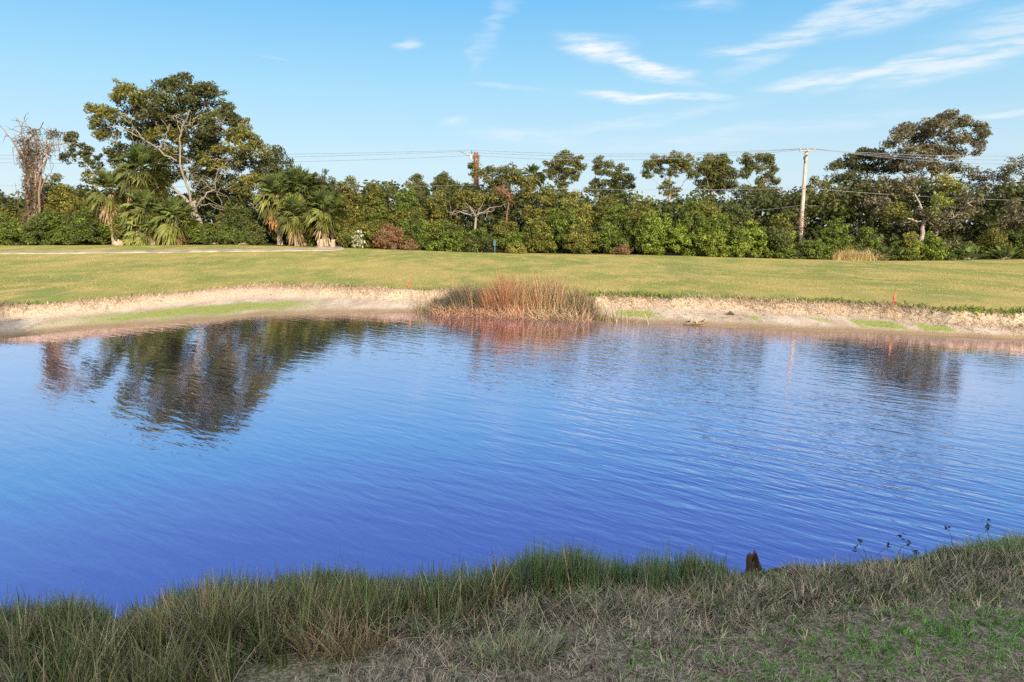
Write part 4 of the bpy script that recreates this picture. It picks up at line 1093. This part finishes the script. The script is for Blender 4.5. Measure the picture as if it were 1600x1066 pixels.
# short turf over the far lawn, thick enough to break up its edge-on surface
tf = MB(); n = 60000; Y = ytop(0) + (51.5 - 24) * rng.uniform(0, 1, n) ** 1.6; X = rng.uniform(-1, 1, n) * (Y * .82 + 2); ok = Y > ytop(X) + .05; X, Y = X[ok], Y[ok]; n = len(X)
c = np.where((rng.random(n) < .5)[:, None], np.array([[.38, .31, .09]]), np.array([[.23, .25, .06]])) * rng.uniform(.7, 1.3, (n, 1))
tf.blades(np.stack([X, Y, height(X, Y) - .01], 1), rng.uniform(0, 2 * PI, n), rng.uniform(.1, 1, n), rng.uniform(.03, .07, n), np.full(n, .03), c, .6, 1)
tag(tf.build('lawn_grass', GRASS), 'short mown yellow-green turf of the lawn across the pond', 'grass', kind='stuff')

# ------------------------------------------------------------------ near bank
ZG = lambda X, Y: height(X, Y)
greenC, blueC, strawC, deadC, darkC = (np.array(c) for c in ((.15, .25, .085), (.19, .28, .17), (.52, .44, .27), (.36, .31, .235), (.07, .065, .045)))


def near_u(u, s):                       # point s metres behind the near waterline below photo column u
    x = np.interp(u, [p[0] for p in nearpx], [atz(*p, 0)[0] for p in nearpx]); return x


SX, SY = atz(1174, 896, .03)
PRU, PRV = zip(*[(-400, 955), (0, 952), (60, 945), (120, 938), (180, 972), (240, 950), (300, 918), (350, 900), (420, 915), (500, 896), (560, 905), (620, 915), (700, 893), (780, 885),
                 (840, 864), (900, 856), (940, 880), (980, 886), (1030, 868), (1080, 870), (1120, 890), (1140, 902), (1200, 896), (1300, 882), (1400, 870), (1500, 856), (1560, 846), (1600, 834), (2000, 800)])


def tufts(n, per, x0, x1, fy, spread):
    """n blades gathered in tufts of about `per`; returns X, Y and a per-blade tuft number"""
    m = max(1, n // per); tx = rng.uniform(x0, x1, m); ty = fy(tx); i = rng.integers(0, m, n)
    return tx[i] + rng.normal(size=n) * spread, ty[i] + rng.normal(size=n) * spread, i, m


def blades_at(mb, X, Y, h, col, lean, bend, w, az=None, seg=3):
    n = len(X); az = rng.uniform(0, 2 * PI, n) if az is None else az
    Z0 = np.maximum(ZG(X, Y), -.03)
    uu_ = 800 + F * X / (Y * math.cos(PITCH) + (CAMH - Z0) * math.sin(PITCH))
    vt_ = np.interp(uu_, PRU, PRV) - 4 + 5 * np.sin(uu_ * .11) + 4 * np.sin(uu_ * .31 + 1) + 9 * rng.normal(size=n) - np.where(rng.random(n) < .05, rng.uniform(0, 30, n), 0)
    k_ = (533 - vt_) / F; sp_, cp_ = math.sin(PITCH), math.cos(PITCH)
    zmax = CAMH + Y * (k_ * cp_ - sp_) / (cp_ + k_ * sp_)            # tallest the stand grows here
    h = np.clip(np.minimum(h, (zmax - Z0) * 1.08), .02, None)
    h = np.where((np.abs(X - SX) < .22) & (Y > SY - .75), np.minimum(h, .07), h)      # short growth round the stump
    mb.blades(np.stack([X, Y, np.maximum(ZG(X, Y), -.03) - .01], 1), az, lean, h, w, col, bend, seg)


XL = near_u(1130, 0)      # the tall marsh grass ends here
WS[0] = 1.45
# tall marsh grass along the water
HU = [(0, .75), (90, .85), (160, .5), (195, .3), (250, .55), (300, .95), (350, 1.0), (450, .8), (520, 1.0), (600, .75), (700, .85), (790, .7), (870, 1.15), (935, 1.05), (965, .5), (1020, .75), (1060, 1.05), (1110, .8), (1135, .3)]
HX = [float(np.interp(u, [p[0] for p in nearpx], [atz(*p, 0)[0] for p in nearpx])) for u, _ in HU]
hscale = lambda X: np.interp(X, HX, [b for _, b in HU])
mg = MB(); n = 34000
X, Y, ti, tm = tufts(n, 16, -6.2, XL + .2, lambda x: ynear(x) - rng.normal(size=len(x)) * .20 - .08, .025); s_ = ynear(X) - Y; patch = .5 + .5 * np.sin(X * 2.6 + 1.2 * np.sin(X * 1.1)); patch2 = .5 + .5 * np.sin(X * 7.3 + 2)

hh = .55 * rng.uniform(.35, 1.1, n) * rng.uniform(.5, 1.1, tm)[ti]
keep = rng.random(n) < .35 + .65 * patch; X, Y, hh, s_, ti = X[keep], Y[keep], hh[keep], s_[keep], ti[keep]; n = len(X)
mixk = rng.random((tm, 1))[ti] * .8 + rng.random((n, 1)) * .2; c = np.where(mixk < .5, greenC, np.where(mixk < .85, blueC, strawC * .8)) * rng.uniform(.6, 1.3, (n, 1)) * rng.uniform(.6, 1.3, (tm, 1))[ti]
blades_at(mg, X, Y, hh, c, np.abs(rng.normal(size=n)) * .13, rng.uniform(.02, .35, n), rng.uniform(.004, .009, n))
tag(mg.build('marsh_grass', GRASS), 'tall green marsh grass standing in the water along the near shore', 'grass', kind='stuff')
# olive and straw stems behind it, longer on the left
og = MB(); n = 40000; X, Y, ti, tm = tufts(n, 18, -6.2, XL, lambda x: ynear(x) - rng.uniform(.1, 2.4, len(x)), .035); s_ = ynear(X) - Y
wide = np.interp(X, [-6, -2.0, -1.0, 1, XL], [2.6, 2.0, .9, .45, .2]); ok = s_ < wide * rng.uniform(.6, 1, n); X, Y, s_, ti = X[ok], Y[ok], s_[ok], ti[ok]; n = len(X)
mk = rng.random((tm, 1))[ti] * .75 + rng.random((n, 1)) * .25; c = np.where(mk < .5, np.array([.22, .23, .09]), np.where(mk < .75, strawC * .75, np.where(mk < .9, greenC, deadC))) * rng.uniform(.5, 1.35, (n, 1)) * rng.uniform(.55, 1.35, (tm, 1))[ti]
hh = rng.uniform(.15, .55, n) * rng.uniform(.6, 1.1, tm)[ti]
blades_at(og, X, Y, hh, c, np.abs(rng.normal(size=n)) * .26, rng.uniform(.05, .7, n), rng.uniform(.004, .010, n), az=rng.uniform(0, 2 * PI, tm)[ti] + rng.normal(size=n) * .7)
n = 330; X = rng.uniform(-6, XL, n); Y = ynear(X) - rng.uniform(.1, 1.3, n)            # long straw stems leaning over
blades_at(og, X, Y, rng.uniform(.25, .6, n), strawC * rng.uniform(.6, 1.25, (n, 1)), rng.uniform(.15, 1.15, n), rng.uniform(0, .4, n), rng.uniform(.0025, .005, n))
tag(og.build('marsh_grass', GRASS), 'olive and straw-coloured stems leaning behind the green marsh grass', 'grass', kind='stuff')
# collapsed thatch
th_ = MB(); n = 26000; X, Y, ti, tm = tufts(n, 14, -5.5, XL + .6, lambda x: ynear(x) - .35 - rng.uniform(0, 1, len(x)) * np.interp(x, [-6, -2, -1, 4], [1.3, 1.1, .6, .4]), .03)
mk = rng.random((tm, 1))[ti] * .7 + rng.random((n, 1)) * .3; c = np.where(mk < .45, deadC, np.where(mk < .62, strawC * .8, np.where(mk < .75, greenC, darkC * 1.2))) * rng.uniform(.6, 1.35, (n, 1)) * rng.uniform(.6, 1.3, (tm, 1))[ti]
blades_at(th_, X, Y, rng.uniform(.08, .28, n), c, rng.uniform(.6, 1.5, n), rng.uniform(.0, .8, n), rng.uniform(.004, .009, n))
tag(th_.build('dead_grass', GRASS), 'brown collapsed dead grass behind the near reeds', 'grass', kind='stuff')


# tussocks that stand out
def tussock(label, u, v, n, hmax, rad, cols, lean=.35, bend=.6, z0=.2):
    x, y = atz(u, v, z0); z = float(max(ZG(x, y), 0)); m_ = MB(); a_ = rng.uniform(0, 2 * PI, n); r_ = rad * np.sqrt(rng.uniform(0, 1, n))
    X, Y = x + np.cos(a_) * r_ * 1.35 * (1 + .3 * np.sin(a_ * 3)), y + np.sin(a_) * r_ * .7; i = rng.integers(0, len(cols), n)
    blades_at(m_, X, Y, .62 * hmax * rng.uniform(.35, 1.1, n), np.array(cols)[i] * rng.uniform(.6, 1.3, (n, 1)), (.12 + lean) * np.abs(rng.normal(size=n)) * (.5 + .5 * r_ / rad), bend * rng.uniform(.3, 1.3, n), rng.uniform(.004, .009, n), az=a_ + rng.normal(size=n) * 1.3)
    tag(m_.build('grass_tussock', GRASS, None, (x, y, z)), label, 'grass tussock', 'grass tussocks on the near shore')


tussock('tallest bright green tussock on the near shore, right of the middle', 862, 925, 1500, .56, .30, [greenC * 1.1, blueC, blueC * 1.2], .22, .3, .05)
tussock('dense green tussock near the gap before the stump', 1052, 915, 1400, .42, .36, [greenC * 1.2, blueC, strawC * .7], .22, .4, .05)
tussock('green tussock filling the dip left of the tallest one', 700, 945, 1100, .46, .32, [greenC, blueC], .22, .3, .05)
tussock('brown and straw tussock mounded up on the left of the near shore', 325, 1000, 1900, .72, .34, [deadC, strawC * .8, np.array([.38, .25, .14]), greenC * .8], .45, .9, .25)
tussock('dark spiky green tussock at the bottom left edge', 30, 1010, 1200, .5, .4, [greenC, blueC, greenC * .7], .25, .3, .2)
tussock('olive tussock between the brown mound and the middle', 545, 985, 1300, .52, .32, [np.array([.24, .25, .09]), strawC * .7, greenC], .3, .4, .2)
tussock('rusty tussock with long straw stems left of the dark thatch', 520, 1020, 380, .55, .26, [np.array([.38, .26, .13]), strawC * .8], .35, .6, .3)
tussock('bright green tussock at the right edge of the near shore', 1590, 880, 1300, .42, .42, [greenC * 1.5, greenC * 1.2, blueC], .3, .5, .1)
tussock('tan spiky tussock on the right of the near shore', 1390, 915, 700, .30, .32, [strawC * .9, deadC * 1.2, greenC * .7], .4, .7, .2)
tussock('small green and tan tussock on the turf below the middle', 800, 1020, 800, .26, .28, [greenC * 1.3, strawC * .8, deadC], .4, .8, .35)

# right-hand shore: short scruffy growth
rs = MB(); n = 40000; X, Y, ti, tm = tufts(n, 12, XL - .5, 8.5, lambda x: ynear(x) - rng.uniform(.0, 1.15, len(x)), .03); s_ = ynear(X) - Y
mk = rng.random((tm, 1))[ti] * .7 + rng.random((n, 1)) * .3; low = np.interp(s_, [0, .25, .5, 1.15], [.35, .6, 1, .55])
c = np.where(mk < .35, deadC * 1.1, np.where(mk < .5, strawC * .8, np.where(mk < .72, greenC * .8, darkC * 1.4))) * rng.uniform(.6, 1.3, (n, 1)) * rng.uniform(.6, 1.35, (tm, 1))[ti]
c = np.where((s_ < .3)[:, None] & (rng.random((n, 1)) < .6), greenC * rng.uniform(.5, 1, (n, 1)), c)
blades_at(rs, X, Y, rng.uniform(.06, .26, n) * low * rng.uniform(.6, 1.3, tm)[ti], c, rng.uniform(.1, 1.0, n), rng.uniform(.1, 1.1, n), rng.uniform(.004, .010, n))
tag(rs.build('scrub_grass', GRASS), 'scruffy brown and green grass along the right part of the near shore', 'grass', kind='stuff')

# turf in the corner: dormant grass with green patches
tu = MB(); n = 330000
X, Y, ti, tm = tufts(n, 11, -3.6, 8.5, lambda x: rng.uniform(2.4, 8.2, len(x)), .016); s_ = ynear(X) - Y
ok = (s_ > np.interp(X, [-3.6, -1.6, -.7, 0, 3, 8], [2.3, 1.7, .95, .75, .6, .5])) & (np.abs(X) < Y * .86 + .8); X, Y, s_, ti = X[ok], Y[ok], s_[ok], ti[ok]; n = len(X)
gp = .5 + .5 * (np.sin(X * 1.3 + 1.1 * np.sin(Y * 1.9) + .6) * np.sin(Y * 2.2 + .8 * np.sin(X * 1.7) + 1.1)) + .25 * np.sin(X * 4.1 + Y * 3.3) * np.sin(Y * 5.7 - X * 2)
gp = np.clip((gp - .55) * 1.6, 0, .45) * smooth((s_ - .8) / .8) * smooth((X - .5) / 2.5)
for (gu, gv, rx, ry, ga) in [(1400, 1000, 1.3, .3, .45), (1530, 965, .85, .26, 1), (1440, 985, .7, .22, .9), (1580, 1000, .6, .2, .8), (1295, 1012, .45, .22, .85), (1275, 965, .35, .16, .6), (1480, 1035, .5, .2, .6), (1590, 915, .6, .14, .6), (1180, 1035, .4, .16, .45), (1360, 1050, .5, .16, .5)]:
    gx, gy = atz(gu, gv, .5); gp = np.maximum(gp, ga * np.exp(-((X - gx + .15 * np.sin(Y * 9)) / (rx * 1.3)) ** 2 - ((Y - gy + .06 * np.sin(X * 8)) / (ry * 1.3)) ** 2))
gm = rng.random(tm)[ti] * .8 + rng.random(n) * .2 < gp * .9 + .14
mk = rng.random((tm, 1))[ti] * .6 + rng.random((n, 1)) * .4; dead = np.where(mk < .5, deadC * 1.15, np.where(mk < .75, np.array([.50, .43, .32]), darkC * 1.3))
c = np.where(gm[:, None], greenC * np.array([1.05, 1.25, .85]), dead) * rng.uniform(.6, 1.35, (n, 1)) * rng.uniform(.5, 1.4, (tm, 1))[ti]
blades_at(tu, X, Y, rng.uniform(.025, .10, n) * np.where(gm, .8, 1) * np.interp(s_, [.5, 1.2, 2], [1.8, 1.2, 1]), c, rng.uniform(.2, 1.3, n), rng.uniform(0, 1, n), rng.uniform(.003, .007, n), az=rng.uniform(0, 2 * PI, tm)[ti] + rng.normal(size=n) * .8, seg=2)
tag(tu.build('turf', GRASS), 'short dormant brown turf with green patches in the near corner', 'grass', kind='stuff')

# smartweed stems with dark seed heads leaning over the water on the right
sw = MB(); ln_ = MB(); n = 9; loc = None
for i in range(n):
    u = rng.choice([rng.uniform(1300, 1420), rng.uniform(1420, 1560)]); x = float(np.interp(u, [p[0] for p in nearpx], [atz(*p, 0)[0] for p in nearpx])) + rng.normal() * .05
    y = float(ynear(x)) - .05; b0 = np.array([x, y, .08]); e = b0 + np.array([rng.normal() * .15, rng.uniform(.0, .2), rng.uniform(.04, .2)])
    sw.tube(limbpath(b0, e, 5, wig=.25), .0025, (.10, .09, .05), 4, False)
    m_ = 5; pts_ = e + rng.normal(size=(m_, 3)) * .018
    sw.leaves(pts_, unit(rng.normal(size=(m_, 3))), .05, .022, np.tile([[.05, .05, .035]], (m_, 1)))
tag(sw.build('seed_stems', GRASS, None, (4.5, 6.2, .1)), 'thin stems with dark seed heads leaning over the water on the right shore', 'weeds', kind='stuff')
# a few tall dark single stems over the marsh grass
ts_ = MB(); n = 60; X = rng.uniform(-4.8, XL, n); Y = ynear(X) + rng.uniform(-.2, .2, n)
blades_at(ts_, X, Y, rng.uniform(.3, .6, n), np.tile([[.06, .085, .05]], (n, 1)), np.abs(rng.normal(size=n)) * .1, rng.uniform(0, .3, n), rng.uniform(.003, .005, n))
tag(ts_.build('rush_stems', GRASS), 'scattered thin dark rush stems poking above the near marsh grass', 'grass', kind='stuff')

# weathered stump with a split top at the near waterline
x, y = atz(1174, 896, .03); z = 0.0
root = thing('stump', 'small weathered brown stump with a split top at the near waterline', 'stump', (x, y, z)); s = MB(); k = 14
rings = 9; hgt = .20
th = np.arange(k) * 2 * PI / k; VV = []
for i in range(rings):
    t = i / (rings - 1)
    r = .046 * (1.15 - .35 * t + .10 * math.sin(t * 9)) * (1 + .16 * np.sin(th * 3 + t * 2) + .08 * np.sin(th * 7 + 1))
    zz = -.05 + (hgt + .05) * t + (t ** 3) * (.045 * np.sin(th * 2 + .5) + .03 * np.sin(th * 5))
    VV.append(np.stack([x + r * np.cos(th) - .012 * t, y + r * np.sin(th), zz], 1))
VV.append(np.stack([x + .012 * np.cos(th), y + .012 * np.sin(th), np.full(k, hgt - .05)], 1))
VV = np.concatenate(VV); i = np.arange(rings)[:, None] * k; j = np.arange(k)[None]
s.add(VV, np.stack([i + j, i + (j + 1) % k, i + k + (j + 1) % k, i + k + j], -1).reshape(-1, 4), (.11, .075, .05), True)
s.build('trunk', BARK, root, (x, y, z))
s = MB(); s.tube([(x + .02, y - .01, .10), (x + .028, y - .01, .17), (x + .024, y - .01, .235)], [.028, .03, .01], (.03, .022, .018), 8); s.build('splinter', BARK, root, (x, y, z))
s = MB(); s.tube([(x + .05, y - .04, .0), (x + .062, y - .03, .10), (x + .05, y - .02, .16)], [.02, .022, .008], (.06, .045, .03), 7); s.build('root', BARK, root, (x, y, z))

# ------------------------------------------------------------------ behind the camera: the house whose shadow covers the near bank, and a tree beside the pond
hx0, hx1, hy0, hy1, hz = -12, 26, -17, -6.0, .7
root = thing('house', 'two-storey house behind the viewpoint, its shadow lying over the near bank', 'house', (7, -6.0, hz)); loc = tuple(root.location)
s = MB(); s.box((hx0, hy0, hz - 1), (hx1, hy1, hz + 5.6), (.6, .55, .45)); s.build('wall', WALLM, root, loc)
s = MB(); e = .6; zz = hz + 5.603
s.add([(hx0 - e, hy0 - e, zz), (hx1 + e, hy0 - e, zz), (hx1 + e, hy1 + e, zz), (hx0 - e, hy1 + e, zz), (hx0 + 5, -11.5, zz + 2.2), (hx1 - 5, -11.5, zz + 2.2)],
      [(0, 3, 2, 1), (0, 1, 5, 4), (2, 3, 4, 5)], (.25, .15, .11))
s.add([(hx0 - e, hy0 - e, zz), (hx0 - e, hy1 + e, zz), (hx0 + 5, -11.5, zz + 2.2), (hx0 + 5, -11.502, zz + 2.2)], [(0, 3, 2, 1)], (.25, .15, .11))
s.add([(hx1 + e, hy0 - e, zz), (hx1 + e, hy1 + e, zz), (hx1 - 5, -11.5, zz + 2.2), (hx1 - 5, -11.502, zz + 2.2)], [(0, 1, 2, 3)], (.25, .15, .11))
s.build('roof', WALLM, root, loc)
for fl in (0, 1):
    for wx in np.arange(-12, 23, 4.2):
        f_ = MB(); f_.box((wx - .85, hy1 + .003, hz + .8 + fl * 2.8), (wx + .85, hy1 + .06, hz + 2.3 + fl * 2.8), (.75, .75, .72)); fo = f_.build('window', PLAIN, root, loc)
        f_ = MB(); f_.box((wx - .75, hy1 + .063, hz + .9 + fl * 2.8), (wx + .75, hy1 + .07, hz + 2.2 + fl * 2.8), (.05, .07, .09)); f_.build('pane', PLAIN, fo, loc)
# shade tree outside the left of the view
bx, by = -10.3, 6.0; bz = float(height(bx, by))
root = thing('shade_tree', 'tree outside the left of the view, casting the dark shade on the far left bank', 'tree', (bx, by, bz)); T = MB(); cr = MB(); loc = tuple(root.location)
T.tube(limbpath((bx, by, bz - .1), (bx, by, 4.2), 8, wig=.05), np.linspace(.2, .12, 8), (.25, .2, .16), 9)
for dx, dy, dz, r_ in [(0, 0, 6.3, 1.5), (-1.2, .3, 5.6, 1.3), (1.0, -.2, 5.7, 1.2), (-.3, .8, 5.2, 1.4), (-2, 0, 4.8, 1.1)]:
    T.tube(limbpath((bx, by, 3.6), (bx + dx, by + dy, dz), 6), np.linspace(.09, .03, 6), (.25, .2, .16), 5, False)
    fill_blob(cr, T, (bx + dx, by + dy, dz), (r_, r_, r_ * .8), 'deep', 1.1, .5, leaf=(.2, .1), perc=60, twig=3)
T.build('trunk', BARK, root, loc); cr.build('crown', LEAF, root, loc)
